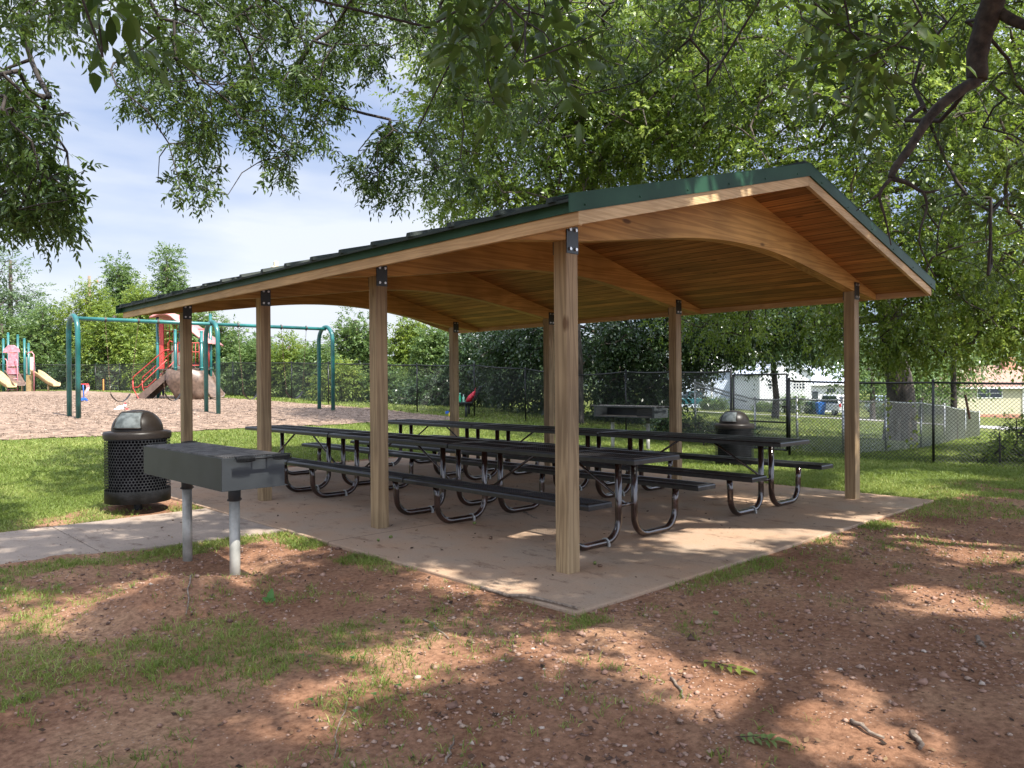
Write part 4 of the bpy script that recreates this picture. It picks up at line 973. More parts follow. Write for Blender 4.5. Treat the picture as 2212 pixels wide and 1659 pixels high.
# ================================================================== street beyond the fence
def window(parent, x, y, z, w_, h, face, cols=2, rows=1, mf=None, mg=None, name='window'):
    """face: 'y' outward -y"""
    b = MB(); t_ = .07
    b.box(x - w_ / 2 - t_, x + w_ / 2 + t_, y - .05, y - .001, z - t_, z); b.box(x - w_ / 2 - t_, x + w_ / 2 + t_, y - .05, y - .001, z + h, z + h + t_)
    b.box(x - w_ / 2 - t_, x - w_ / 2, y - .05, y - .001, z, z + h); b.box(x + w_ / 2, x + w_ / 2 + t_, y - .05, y - .001, z, z + h)
    for c in range(1, cols): q = x - w_ / 2 + w_ * c / cols; b.box(q - .03, q + .03, y - .045, y - .002, z, z + h)
    for r in range(1, rows): q = z + h * r / rows; b.box(x - w_ / 2, x + w_ / 2, y - .04, y - .003, q - .025, q + .025)
    fr = b.build(name, mf, parent)
    p_ = MB(); p_.box(x - w_ / 2, x + w_ / 2, y - .02, y - .004, z, z + h); p_.build('pane', mg, fr)
M_GLS = mat('window_glass', (.03, .04, .05), .08, var=.2, scale=2, spec=.8); M_WFR = mat('white_trim', (.80, .80, .78), .5, var=.04)
M_WSD = mat('white_siding', (.58, .59, .60), .6, var=.06, scale=3); M_YSD = mat('pale_yellow_siding', (.50, .47, .32), .65, var=.06, scale=3)
def brickmat(name, a, b_, mort, sc=1.0):
    m, n, l, p = newmat(name); t = n.new('ShaderNodeTexCoord'); mp = n.new('ShaderNodeMapping'); mp.inputs['Rotation'].default_value = (R_(90), 0, 0); l.new(t.outputs['Object'], mp.inputs[0])
    k = n.new('ShaderNodeTexBrick'); k.inputs['Scale'].default_value = sc; k.inputs['Color1'].default_value = (*a, 1); k.inputs['Color2'].default_value = (*b_, 1); k.inputs['Mortar'].default_value = (*mort, 1)
    k.inputs['Mortar Size'].default_value = .014; k.inputs['Brick Width'].default_value = .42; k.inputs['Row Height'].default_value = .15; l.new(mp.outputs[0], k.inputs[0]); l.new(k.outputs[0], p.inputs['Base Color']); p.inputs['Roughness'].default_value = .85
    return m
M_BB = brickmat('pale_blue_brick', (.48, .55, .66), (.60, .66, .74), (.34, .40, .50)); M_RB = brickmat('red_brown_brick', (.24, .09, .06), (.33, .13, .085), (.35, .30, .26)); M_CHB = brickmat('orange_brick', (.42, .16, .09), (.50, .22, .13), (.4, .34, .3))
M_RFG = mat('grey_shingles', (.16, .17, .19), .9, var=.2, scale=20, c2=(.24, .25, .27)); M_RFB = mat('brown_shingles', (.27, .155, .12), .9, var=.15, scale=20, c2=(.36, .22, .17)); M_RFP = mat('pale_blue_grey_shingles', (.42, .46, .54), .9, var=.1, scale=20)
def house(name, label, vx0, vx1, D, zb, zw, zr, dep, mw_, mr_, yaw=0.0, hip=False, gable_front=False):
    a = at(vx0, 850, D); c = at(vx1, 850, D); W = (c - a).length; o = (a + c) / 2
    t = thing(name, label, 'house', (o.x, o.y, zb), RZ + yaw); b = MB(); h = zw - zb; rh = zr - zb; x0, x1 = -W / 2, W / 2
    if gable_front:
        b.prism([(x0, -.6), (x1, -.6), (x1, h), (0, rh - .1), (x0, h)], -dep, 0, Matrix.Rotation(R_(90), 4, 'X'))
        b.build('wall', mw_, t)
        b = MB()
        for s_ in (-1, 1):
            A = [(0, rh), (s_ * (W / 2 + .35), h - .18), (s_ * (W / 2 + .35), h - .03), (0, rh + .16)]
            vs = [(x, -.3, z) for x, z in A] + [(x, dep + .3, z) for x, z in A]; b.add(vs, [(0, 1, 2, 3), (7, 6, 5, 4), (0, 4, 5, 1), (1, 5, 6, 2), (2, 6, 7, 3)])
        b.build('roof', mr_, t)
    else:
        b.box(x0, x1, 0, dep, -.6, h); b.build('wall', mw_, t); e = .45; k = dep * .45 if hip else 0
        vs = [(x0 - e, -e, h), (x1 + e, -e, h), (x1 + e, dep + e, h), (x0 - e, dep + e, h), (x0 - e + k, dep / 2, rh), (x1 + e - k, dep / 2, rh)]
        MB().add(vs, [(0, 1, 5, 4), (1, 2, 5), (2, 3, 4, 5), (3, 0, 4), (3, 2, 1, 0)]).build('roof', mr_, t)
        f = MB(); f.box(x0 - e - .01, x1 + e + .01, -e - .03, -e - .001, h - .14, h + .02); f.build('fascia', M_WFR, t)
    return t, W
t, W = house('yellow_house', 'pale yellow house with brown roof and brick chimney at the right edge', 2069, 2480, 76, -2.35, .62, 2.85, 8.5, M_YSD, M_RFB, hip=True, yaw=-.06)
window(t, -W / 2 + 3.35, 0, 1.95, 2.3, .85, 'y', 2, 2, M_WFR, M_GLS); window(t, -W / 2 + 8.4, 0, 1.75, 1.4, 1.1, 'y', 2, 2, M_WFR, M_GLS)
b = MB(); b.box(-W / 2 - .02, W / 2 + .02, -.03, -.002, -.6, .28); b.build('brick_base', M_CHB, t)
b = MB(); b.box(-W / 2 + 6.6, -W / 2 + 7.7, 3.2, 4.1, 3.3, 6.0); b.build('chimney', M_CHB, t)
b = MB(); b.box(-W / 2 + 6.45, -W / 2 + 6.6, -.12, -.031, -.4, 2.9); b.build('downspout', M_WFR, t)
t, W = house('white_house', 'white gabled house with a many paned window behind the round green hedge', 1641, 1752, 77, -1.75, 2.15, 3.55, 9, M_WSD, M_RFP, gable_front=True)
window(t, 1.35, 0, 2.35, 1.15, .85, 'y', 4, 3, M_WFR, M_GLS); window(t, -1.2, 0, 2.35, .9, .85, 'y', 3, 3, M_WFR, M_GLS)
t, W = house('garage_wing_house', 'low white house with pale roof behind the parked white car', 1751, 1850, 79, -1.9, 1.05, 3.0, 7, M_WSD, M_RFP)
window(t, -W / 2 + 2.1, 0, 2.05, .9, .45, 'y', 1, 1, M_WFR, M_GLS); b = MB(); b.box(-W / 2 + .15, -W / 2 + .75, -.04, -.002, .1, 2.2); b.build('door', M_GLS, t)
t, W = house('blue_brick_house', 'pale blue painted brick house behind the teal pickup truck', 1462, 1580, 86, -1.6, 2.6, 4.6, 9, M_BB, M_RFG)
b = MB(); b.box(W / 2 - 2.3, W / 2 - 2.12, -.05, -.002, -.3, 4.0); b.build('corner_board', M_WFR, t); window(t, -.6, 0, 1.5, 1.2, 1.2, 'y', 2, 2, M_WFR, M_GLS)
t, W = house('brick_bungalow', 'long low brick house with grey roof behind the shrubs left of the rear corner post', 775, 985, 50, .15, 2.0, 2.95, 7.5, M_RB, M_RFG, yaw=.05)
for x in (-1.6, .6, 2.3): window(t, x, 0, .9, .75, .65, 'y', 2, 1, M_WFR, M_GLS)
b = MB(); b.box(-.45, -.05, -.05, -.002, -.2, 1.7); b.build('door', M_WFR, t)
t, W = house('grey_roof_house', 'house whose pale grey roof shows above the fence by the middle post', 735, 800, 56, .6, 2.55, 3.35, 7, M_WSD, mat('weathered_grey_roof', (.36, .35, .36), .9, var=.1))
# --- vehicles
M_TYRE = mat('tyre', (.012, .012, .012), .8); M_RIM = mat('alloy', (.45, .46, .47), .35, metal=.6); M_TAIL = mat('tail_lamp_red', (.45, .01, .01), .25); M_PLT = mat('number_plate', (.6, .62, .6), .5)
def vehicle(name, label, cat, loc_, rz, paint, L, W, H, kind):
    t = thing(name, label, cat, loc_, rz)
    M = Matrix.Rotation(R_(90), 4, 'X')
    hb = .92 if kind == 'suv' else .98
    if kind == 'suv': body = [(-L / 2, .42), (L / 2, .42), (L / 2 + .02, .70), (L / 2 - .05, hb), (L / 2 - 1.1, hb + .10), (-L / 2 + .05, hb + .10), (-L / 2 - .02, .75)]; cab = [(-L / 2 + .10, hb + .09), (L / 2 - 1.15, hb + .09), (L / 2 - 1.85, H), (-L / 2 + .55, H)]
    else: body = [(-L / 2, .50), (L / 2, .50), (L / 2 + .02, .75), (L / 2 - .06, hb + .02), (L / 2 - 1.3, hb + .14), (-L / 2, hb + .14)]; cab = [(-L / 2 + 2.1, hb + .13), (L / 2 - 1.3, hb + .13), (L / 2 - 2.0, H), (-L / 2 + 2.35, H)]
    b = MB(); b.prism(body, -W / 2, W / 2, M); b.build('body', paint, t, bevel=.07)
    b = MB(); b.prism(cab, -W / 2 + .10, W / 2 - .10, M); c_ = b.build('cabin', paint, t, bevel=.06)
    gx0, gx1 = cab[0][0], cab[1][0]; tx0, tx1 = cab[3][0], cab[2][0]; z0, z1 = hb + .16, H - .10
    fz = lambda z, a, b_: a + (b_ - a) * (z - hb - .09) / (H - hb - .09)
    for s_ in (-1, 1):
        y = s_ * (W / 2 - .10); q = [(fz(z0, gx0, tx0) + .12, z0), (fz(z0, gx1, tx1) - .10, z0), (fz(z1, gx1, tx1) - .10, z1), (fz(z1, gx0, tx0) + .12, z1)]
        MB().prism(q, min(-y - .006, -y + .006), max(-y - .006, -y + .006), M).build('side_window', M_GLS, c_)
    for (ga, ta, sg) in ((gx0, tx0, -1), (gx1, tx1, 1)):
        w2 = W / 2 - .24; a0, a1 = fz(z0, ga, ta) + sg * .008, fz(z1, ga, ta) + sg * .008
        vs = [(a0, -w2, z0), (a0, w2, z0), (a1, w2 - .06, z1), (a1, -w2 + .06, z1)]; vs += [(x - sg * .02, y, z) for x, y, z in vs]
        MB().add(vs, [(0, 1, 2, 3), (7, 6, 5, 4), (0, 4, 5, 1), (1, 5, 6, 2), (2, 6, 7, 3), (3, 7, 4, 0)]).build('windscreen', M_GLS, c_)
    for x in (-L / 2 + .85, L / 2 - .90):
        for s_ in (-1, 1):
            y = s_ * (W / 2 - .12); b = MB(); b.tube([(x, y - .11, .36), (x, y + .11, .36)], .36, 20); wh = b.build('wheel', M_TYRE, t)
            b = MB(); b.tube([(x, y - .117, .36), (x, y + .117, .36)], .21, 14); b.build('rim', M_RIM, wh)
    for s_ in (-1, 1):
        b = MB(); b.box(-L / 2 - .035, -L / 2 + .05, s_ * (W / 2 - .14) - .09, s_ * (W / 2 - .14) + .09, .80, 1.0 if kind != 'suv' else 1.08); b.build('tail_lamp', M_TAIL, t)
        b = MB(); b.box(L / 2 - .08, L / 2 + .035, s_ * (W / 2 - .3) - .16, s_ * (W / 2 - .3) + .16, .70, .86); b.build('headlight', M_PLT, t)
    b = MB(); b.box(-L / 2 - .12, -L / 2 + .05, -W / 2 + .06, W / 2 - .06, .40, .58); b.build('bumper', M_RIM if kind != 'suv' else paint, t, bevel=.03)
    b = MB(); b.box(-L / 2 - .035, -L / 2 + .02, -.2, .2, .72, .84); b.build('number_plate', M_PLT, t)
    return t
P_WH = mat('white_car_paint', (.70, .71, .72), .25, var=.03, coat=.6); P_TL = mat('teal_car_paint', (.02, .10, .12), .25, var=.1, coat=.6); P_BL = mat('pale_blue_car_paint', (.42, .50, .62), .3, var=.05, coat=.5); P_RD = mat('red_car_paint', (.45, .02, .02), .3, coat=.5)
awayrz = math.atan2(FWD.y, FWD.x)
def park(vx, D): p_ = at(vx, 850, D); return (p_.x, p_.y, float(zt(p_.x, p_.y, False)) + .02)
vehicle('parked_suv', 'white SUV parked on the drive beside the blue recycling bin', 'car', park(1803, 70), awayrz + .12, P_WH, 4.7, 1.95, 1.82, 'suv')
vehicle('pickup_truck', 'dark teal pickup truck in front of the pale blue brick house', 'truck', park(1490, 80), RZ + .15, P_TL, 5.4, 1.95, 1.80, 'pick')
vehicle('pickup_truck', 'pale blue pickup truck seen from behind, left of the big pecan trunk', 'truck', park(1906, 82), awayrz - .1, P_BL, 5.2, 1.9, 1.85, 'pick')
vehicle('parked_suv', 'red car mostly hidden by bushes between the big and the thin trunk', 'car', park(2044, 92), RZ + .2, P_RD, 4.4, 1.8, 1.75, 'suv')
def wheelie(label, vx, D, m):
    q = park(vx, D); t = thing('wheelie_bin', label, 'wheeled bin', q, RZ); b = MB()
    vs = [(-.26, -.30, 0), (.26, -.30, 0), (.26, .30, 0), (-.26, .30, 0), (-.33, -.38, 1.0), (.33, -.38, 1.0), (.33, .36, 1.0), (-.33, .36, 1.0)]
    b.add(vs, [(3, 2, 1, 0), (0, 1, 5, 4), (1, 2, 6, 5), (2, 3, 7, 6), (3, 0, 4, 7), (4, 5, 6, 7)]); b.build('body', m, t)
    b = MB(); b.prism([(-.40, 1.005), (.40, 1.005), (.38, 1.06), (.1, 1.13), (-.38, 1.08)], -.35, .35, Matrix.Rotation(R_(90), 4, 'X') @ Matrix.Identity(4)); b.build('lid', m, t)
    for s_ in (-1, 1):
        b = MB(); b.tube([(s_ * .27 - .02, .36, .13), (s_ * .27 + .02, .36, .13)], .13, 12); b.build('wheel', M_TYRE, t)
M_GBN = mat('dark_green_bin', (.02, .06, .045), .5)
wheelie('blue recycling bin left of the white SUV', 1772, 70, mat('blue_bin', (.01, .12, .42), .45)); wheelie('dark green wheeled bin left of the blue recycling bin', 1760, 71, M_GBN); wheelie('dark green wheeled bin farthest from the blue one', 1749, 71.5, M_GBN)
# --- poles, lamp, cables
M_PW = mat('grey_pole_wood', (.20, .15, .11), .9, var=.2, stretch=(1, 1, .2)); q = at(195, 850, 75); up0 = thing('utility_pole', 'wooden utility pole standing above the yellowish trees on the left', 'utility pole', (q.x, q.y, 1.4))
MB().tube([(0, 0, -.5), (0, 0, 10.75)], [.19, .13], 12).build('pole', M_PW, up0); b = MB(); b.tube([(0, 0, 10.1), (Rt.x * .9, Rt.y * .9, 10.1)], .04, 6); b.build('bracket', M_PW, up0)
b = MB(); b.lathe([(.06, 0), (.10, .05), (.05, .12), (.09, .18), (0, .22)], (Rt.x * .8, Rt.y * .8, 10.12), 10); b.build('insulator', mat('red_brown_insulator', (.35, .10, .07), .3), up0)
q = at(16, 850, 60); sl = thing('street_lamp', 'curved arm street lamp above the toddler playset', 'street lamp', (q.x, q.y, 1.25), RZ)
MB().tube([(0, 0, -.4), (0, 0, 4.3), (.15, 0, 4.75), (.6, 0, 4.98), (1.0, 0, 5.0)], [.08, .06, .045, .04, .035], 10).build('pole', M_ZINC, sl); b = MB(); b.box(.85, 1.45, -.12, .12, 4.95, 5.07); b.build('lamp_head', M_ZINC, sl, bevel=.04)
b = MB(); A_, B_ = at(500, 712, 62), at(900, 742, 66)
b.tube([tuple(A_.lerp(B_, k / 12) - Vector((0, 0, .5 * math.sin(math.pi * k / 12)))) for k in range(13)], .018, 4); tag(b.build('power_line', M_BLK), 'thin cable strung behind the right bay of the swing set', 'cable')
b = MB(); b.box(-.03, .03, -.03, .03, -.2, .72); q = frame_at(223.5, 45.5); k = b.build('marker_stake', mat('orange_stake', (.62, .25, .07), .7), bevel=.008); k.location = q; tag(k, 'thin orange wooden stake standing before the far playground fence', 'stake')
# --- leaning stake and clipped hedges
b = MB(); p0, p1 = g_0 = at(2095, 905, 19), at(2085, 853, 19.2); b.tube([tuple(p0), tuple(p1)], .028, 6); tag(b.build('leaning_stake', mat('rusty_stake', (.18, .08, .05), .8)), 'rusty stake leaning in the yard right of the thin dark trunk', 'stake')
# --- small items on the roof
b = MB(); b.box(-.05, .05, -.03, .03, 0, .05); b.box(-.02, .03, -.02, .02, .0501, .11); q = b.build('bird_feeder_cup', mat('cream_cup', (.7, .64, .5), .6), bevel=.01)
q.location = (.22, 4.62, 2.745); tag(q, 'small cream coloured cup lying near the left edge of the shelter roof', 'cup'); q.name = 'cup'
# ================================================================== trees
M_BARK = mat('grey_brown_bark', (.055, .042, .033), .9, var=.4, scale=9, bump=.8, c2=(.13, .105, .085), stretch=(1, 1, .35), detail=8)
M_TWIG = mat('dark_twig_bark', (.028, .021, .017), .85, var=.35, scale=12)
M_LIMB = mat('dark_limb_bark', (.022, .016, .012), .9, var=.4, scale=14, bump=.8, c2=(.050, .038, .028), detail=8)
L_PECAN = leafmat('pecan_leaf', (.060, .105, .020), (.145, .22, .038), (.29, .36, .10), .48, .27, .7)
L_OVER = leafmat('shaded_pecan_leaf', (.026, .052, .012), (.060, .102, .020), (.13, .185, .045), .42, .40, .4)  # darker copy of the pecan leaf; its shade is put into the colour
L_DARK = leafmat('dark_glossy_leaf', (.020, .045, .016), (.045, .085, .028), (.11, .165, .055), .28, .30, .6)
L_YELL = leafmat('yellow_green_leaf', (.075, .13, .028), (.18, .25, .045), (.36, .40, .09), .42, .45, .4)
L_MID = leafmat('mid_green_leaf', (.055, .105, .032), (.12, .19, .055), (.24, .31, .10), .38, .42, .4)
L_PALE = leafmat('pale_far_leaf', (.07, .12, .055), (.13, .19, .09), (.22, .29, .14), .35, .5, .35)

def leaflets(base, d, ln, wd, flat, six=False, curl=.12):
    """vectorised leaflets: base (N,3), direction d (N,3), length, half width, flat = rough normal"""
    side = norm(np.cross(d, flat)); nn = norm(np.cross(side, d)); N_ = len(base)
    ln = ln[:, None]; wd = wd[:, None]
    if not six:
        mid = base + d * ln * .42
        V_ = np.stack([base, mid + side * wd + nn * ln * .03, base + d * ln - nn * ln * curl, mid - side * wd + nn * ln * .03], 1)
        F_ = np.arange(N_ * 4).reshape(N_, 4)
        return V_.reshape(-1, 3), F_
    m1 = base + d * ln * .28 + nn * ln * .02; m2 = base + d * ln * .66 - nn * ln * curl * .35; tip = base + d * ln - nn * ln * curl; up = nn * wd * .35
    V_ = np.stack([base, m1 + side * wd * .92 + up, m2 + side * wd * .72 + up, tip, m2 - side * wd * .72 + up, m1 - side * wd * .92 + up, m1, m2], 1)
    o = np.arange(N_)[:, None] * 8
    q = np.array([[0, 1, 6, 6], [6, 1, 2, 7], [7, 2, 3, 3], [0, 6, 5, 5], [6, 7, 4, 5], [7, 3, 4, 4]])
    tri = [(0, 1, 6), (6, 1, 2), (6, 2, 7), (7, 2, 3), (0, 6, 5), (6, 7, 4), (6, 4, 5), (7, 3, 4)]
    F_ = np.concatenate([o + np.array([t]) for t in tri], 0)
    return V_.reshape(-1, 3), F_
def compound(a, d, L, pairs, ll, lw, droop, rng, cv, six=False):
    """pinnate leaves: anchors a, directions d, rachis length L; returns verts, faces, colour"""
    n_ = len(a); up = np.array([0, 0, 1.0]); rnd = rng.normal(size=(n_, 3)) * .45 + up
    s = norm(np.cross(d, rnd)); VV = []; FF = []; CC = []; off = 0
    for k in range(pairs + 1):
        t = (k + .6) / (pairs + .6); p_ = a + d * (L * t)[:, None] - up * (droop * L * t * t)[:, None]
        tang = norm(d - up * (2 * droop * t))
        for sg in ((1, -1) if k < pairs else (0,)):
            ld = norm(tang * (.55 if sg else 1) + s * sg * (.8) + rng.normal(size=(n_, 3)) * .28 - up * (.02 + .30 * rng.random((n_, 1))))
            l_ = ll * (.72 + .28 * math.sin(math.pi * (.25 + .6 * t))) * (.62 + .7 * rng.random(n_)); w_ = lw * l_ / ll * (.85 + .3 * rng.random(n_))
            v_, f_ = leaflets(p_, ld, l_, w_, norm(rnd + rng.normal(size=(n_, 3)) * .5), six)
            VV.append(v_); FF.append(f_ + off); off += len(v_)
            c_ = np.clip(cv + rng.normal(size=n_) * .13, 0, 1); CC.append(np.repeat(c_, 8 if six else 4))
    return np.concatenate(VV), np.concatenate(FF), np.concatenate(CC)
def skeleton(name, nodes, attr, parent, m, r_tip=.012, expo=.42, rmax=.35, sag=.12, rng=RNG, sides=5):
    """branches: each attractor is tied to the nearest node already there. nodes: list of (xyz, parent index, radius)"""
    P = [np.array(q[0], float) for q in nodes]; par = [q[1] for q in nodes]; rad = [q[2] for q in nodes]; n0 = len(P)
    root = np.array([P[i] for i in range(n0)])
    at_ = np.array(attr); dd = np.min(np.linalg.norm(at_[:, None] - root[None], axis=2), 1); order = np.argsort(dd)
    cap = 4 * len(attr) + n0 + 8; arr = np.zeros((cap, 3)); arr[:n0] = root; cnt = n0
    for i in order:
        t = at_[i]; dist = np.linalg.norm(arr[:cnt] - t, axis=1); dist[:1] += .6; j = int(np.argmin(dist)); a = arr[j]; L = dist[j]; k = 2 if L > .5 else 1; last = j
        for q in range(1, k + 1):
            f = q / k; p_ = a + (t - a) * f + (rng.normal(size=3) * L * .07 if q < k else 0); p_[2] -= 0 if q == k else -L * sag * .5
            arr[cnt] = p_; P.append(p_); par.append(last); rad.append(None); last = cnt; cnt += 1
    load = np.ones(cnt)
    for i in range(cnt - 1, -1, -1):
        if par[i] >= 0: load[par[i]] += load[i] if i >= n0 or rad[i] is None else 0
    for i in range(n0, cnt): rad[i] = min(rmax, r_tip * load[i] ** expo)
    b = MB()
    for i in range(n0, cnt):
        j = par[i]; ra = min(rad[j], rad[i] * 1.5) if rad[j] else rad[i]; b.tube([P[j], P[i]], [ra, rad[i]], sides, cap=False)
    b.sm = [True] * len(b.f)
    return b.build(name, m, parent), np.array([P[i] for i in range(n0, cnt)])
def tree(name, label, cat, trunk, lobes, nclu, per, ll, lw, pairs, leaf, group=None, r0=.25, crad=.55, droop=.22, seed=1, bark=None, shell=.35, bias=0.0, zmin=None, cullr=None, dens=1.0):
    """trunk: list of xyz; lobes: (xyz, radius[, zscale]); nclu clusters of per compound leaves"""
    rng = np.random.default_rng(seed); t = thing(name, label, cat, trunk[0], 0, group); o = np.array(trunk[0], float)
    vol = np.array([lb[1] ** 2 for lb in lobes]); vol = vol / vol.sum(); A = []
    while len(A) < nclu:
        q = lobes[rng.choice(len(lobes), p=vol)]; c_ = np.array(q[0], float); r = q[1]; zs = q[2] if len(q) > 2 else .8
        u = rng.normal(size=3); u /= np.linalg.norm(u); u[2] *= zs; rr = r * (shell + (1 - shell) * rng.random()) * (1 + .12 * rng.normal())
        p_ = c_ + u * rr
        if zmin is not None and p_[2] < zmin: continue
        if cullr and p_[0] * 0 + np.dot(p_ - np.array(CAM), np.array(FWD)) > cullr: continue
        A.append(p_)
    A = np.array(A)
    tr = [np.array(q, float) - o for q in trunk]; n_ = len(tr); nodes = []
    for i, q in enumerate(tr): nodes.append((q, i - 1, r0 * (1 - .55 * i / max(1, n_ - 1))))
    b = MB(); k = [tuple(q) for q in tr]; b.tube([k[0][:2] + (k[0][2] - .4,)] + k, [r0 * 1.35] + [r0 * (1.15 if i == 0 else 1 - .5 * i / max(1, n_ - 1)) for i in range(n_)], 12)
    b.build('trunk', bark or M_BARK, t)
    # limbs: lobe centres first
    lc = [np.array(lb[0], float) - o for lb in lobes]
    tip, _ = skeleton('branches', nodes, [*lc, *(A - o)], t, bark or M_BARK, r_tip=.010 + .004 * r0, rmax=r0 * .6, rng=rng)
    nl = nclu * per; ai = np.repeat(np.arange(nclu), per); cen = A[ai] - o
    u = norm(rng.normal(size=(nl, 3))); rad = crad * rng.random(nl) ** .45
    base = cen + u * rad[:, None]
    outw = norm(np.array([c_ for c_ in (A - np.mean(A, 0))]))[ai]
    d = norm(u * .9 + outw * .5 + np.array([0, 0, -.15]) + rng.normal(size=(nl, 3)) * .35)
    cv = np.clip(.42 + bias + rng.normal(size=nclu)[ai] * .13 + .0 * rad, 0, 1)
    v_, f_, c_ = compound(base, d, ll * 2.6 * (.8 + .4 * rng.random(nl)), pairs, ll, lw, droop, rng, cv)
    npmesh('leaves', v_, f_, leaf, t, v=c_)
    return t
def lob(vx, vy, D, r, zs=.85): return (tuple(at(vx, vy, D)), r, zs)
def g_at(vx, vy, D):
    p_ = at(vx, vy, D); return (p_.x, p_.y, float(zt(p_.x, p_.y, False)))
def up_(p_, h, dx=0, dy=0): return (p_[0] + dx, p_[1] + dy, p_[2] + h)

# --- the wall of foliage behind and above the shelter
b0 = (19.8, 5.2, -.45)
tree('pecan_tree', 'large pecan tree with a thick grey trunk behind the silver yard fence', 'tree', [b0, up_(b0, 1.6, .1), up_(b0, 3.4, -.1, .2), up_(b0, 5.5, -.5, .2), up_(b0, 8, -.3, .4)],
     [lob(1650, 120, 18, 3.4), lob(1900, 80, 19, 3.4), lob(2150, 100, 18, 3.4), lob(2330, 300, 18, 3), lob(1800, 330, 17, 2.4), lob(2080, 400, 16.5, 2.8), lob(1960, 600, 17, 1.9, .7), lob(2160, 640, 17, 1.9, .7), lob(1900, 730, 18.5, 1.0, .5),
      lob(2010, 745, 18, 1.0, .5), lob(2290, 660, 17, 2.0, .7), lob(1850, 520, 17, 1.5), lob(1750, 660, 20, 1.5, .7), lob(1500, 250, 19, 3.0), lob(1560, 650, 22, 1.8)],
     1150, 16, .118, .028, 4, L_PECAN, r0=.42, crad=.62, seed=11, bias=.10, droop=.22)
b1 = (14.9, 13.5, .2)
tree('broadleaf_tree', 'tall green tree rising behind the left half of the shelter roof', 'tree', [b1, up_(b1, 2, .1), up_(b1, 4, .2, .2), up_(b1, 6.5, -.1, .3)],
     [lob(1010, 240, 21, 1.9), lob(1130, 320, 19, 2.2), lob(1290, 120, 20, 3.3), lob(1470, 60, 22, 3.6), lob(1120, 60, 19, 2.6), lob(960, 420, 22, .95), lob(1060, 440, 21, 1.5), lob(1280, 330, 20, 2.4), lob(1400, 250, 21, 2.6), lob(1000, 90, 20, 1.8)],
     820, 16, .12, .029, 4, L_PECAN, r0=.30, crad=.6, seed=12, bias=.06, droop=.22)
b2 = (19.5, 15.3, .1)
tree('dark_tree', 'dark glossy leaved tree with low drooping boughs behind the bench and fence corner', 'tree', [b2, up_(b2, 1.2), up_(b2, 2.6, -.2), up_(b2, 4.2, -.4)],
     [lob(1090, 745, 29, 1.8), lob(1200, 740, 28, 1.9), lob(1330, 740, 27, 2.0), lob(1440, 720, 27, 2.0), lob(1560, 700, 27, 1.9, .7), lob(1690, 690, 27, 1.8, .7), lob(1790, 705, 27, 1.3, .8), lob(1110, 845, 29, 1.0, .7), lob(1200, 855, 28.5, 1.1, .7), lob(1330, 862, 27, 1.2, .7), lob(1430, 845, 27, 1.1, .7), lob(1500, 790, 27, .8)],
     850, 13, .15, .036, 3, L_DARK, r0=.28, crad=.5, seed=13, shell=.15, zmin=.25, bias=-.02, droop=.5)
b3 = (33.8, 16.5, -1.0)
tree('street_tree', 'slim dark trunked tree on the lawn before the white house', 'tree', [b3, up_(b3, 1.6, .2), up_(b3, 3.2, -.1), up_(b3, 5, .2)],
     [lob(1640, 730, 39, 2.0, .7), lob(1700, 700, 39, 2.2, .7), lob(1760, 740, 38, 1.6, .7), lob(1590, 740, 40, 1.8, .6), lob(1680, 640, 40, 2.5)], 190, 10, .26, .06, 3, L_DARK, r0=.20, crad=.8, seed=14, bark=M_TWIG, shell=.1)
b4 = (22.7, 4.65, -.55)
tree('young_tree', 'young tree with a thin straight dark trunk right of the big pecan trunk', 'tree', [b4, up_(b4, 1.6), up_(b4, 3.4), up_(b4, 5)], [lob(2080, 690, 24, 1.4), lob(2130, 560, 25, 2.2), lob(2190, 720, 25, .9, .6)], 110, 12, .13, .027, 4, L_PECAN, r0=.10, crad=.6, seed=15, bark=M_TWIG)
# --- garden trees and shrubs far away on the right
for i, (vx, vy, D, r, lb, lm) in enumerate([(1885, 800, 60, 3.2, 'mid green garden tree beside the white parked car', L_MID), (1990, 830, 62, 2.5, 'round green bush right of the big pecan trunk, far lawn', L_MID), (2060, 800, 70, 3.8, 'green tree at the left corner of the yellow house', L_MID),
                                        (1850, 690, 95, 7.5, 'tall pale tree far behind the white and blue houses', L_PALE), (1560, 700, 95, 8, 'tall tree far behind the pale blue house', L_MID), (2130, 690, 95, 7.5, 'tall tree behind the yellow house roof', L_MID), (1950, 740, 105, 8, 'hazy green tree far between the two houses', L_PALE)]):
    g_ = g_at(vx, 870, D); c_ = at(vx, vy, D)
    tree('garden_tree', lb, 'tree', [g_, (g_[0], g_[1], max(g_[2] + .5, c_.z * .5)), (c_.x, c_.y, c_.z)], [lob(vx - 20 * r / 3, vy, D, r * .8), lob(vx + 20 * r / 3, vy + 5, D + 1, r * .8), (tuple(c_ + Vector((0, 0, r * .4))), r * .8)], 70 if D > 80 else 60, 10, .09 * r ** .8 + .12, .075, 2, lm, group='garden trees beyond the fence', r0=.2, crad=r * .30, seed=30 + i, shell=.2)
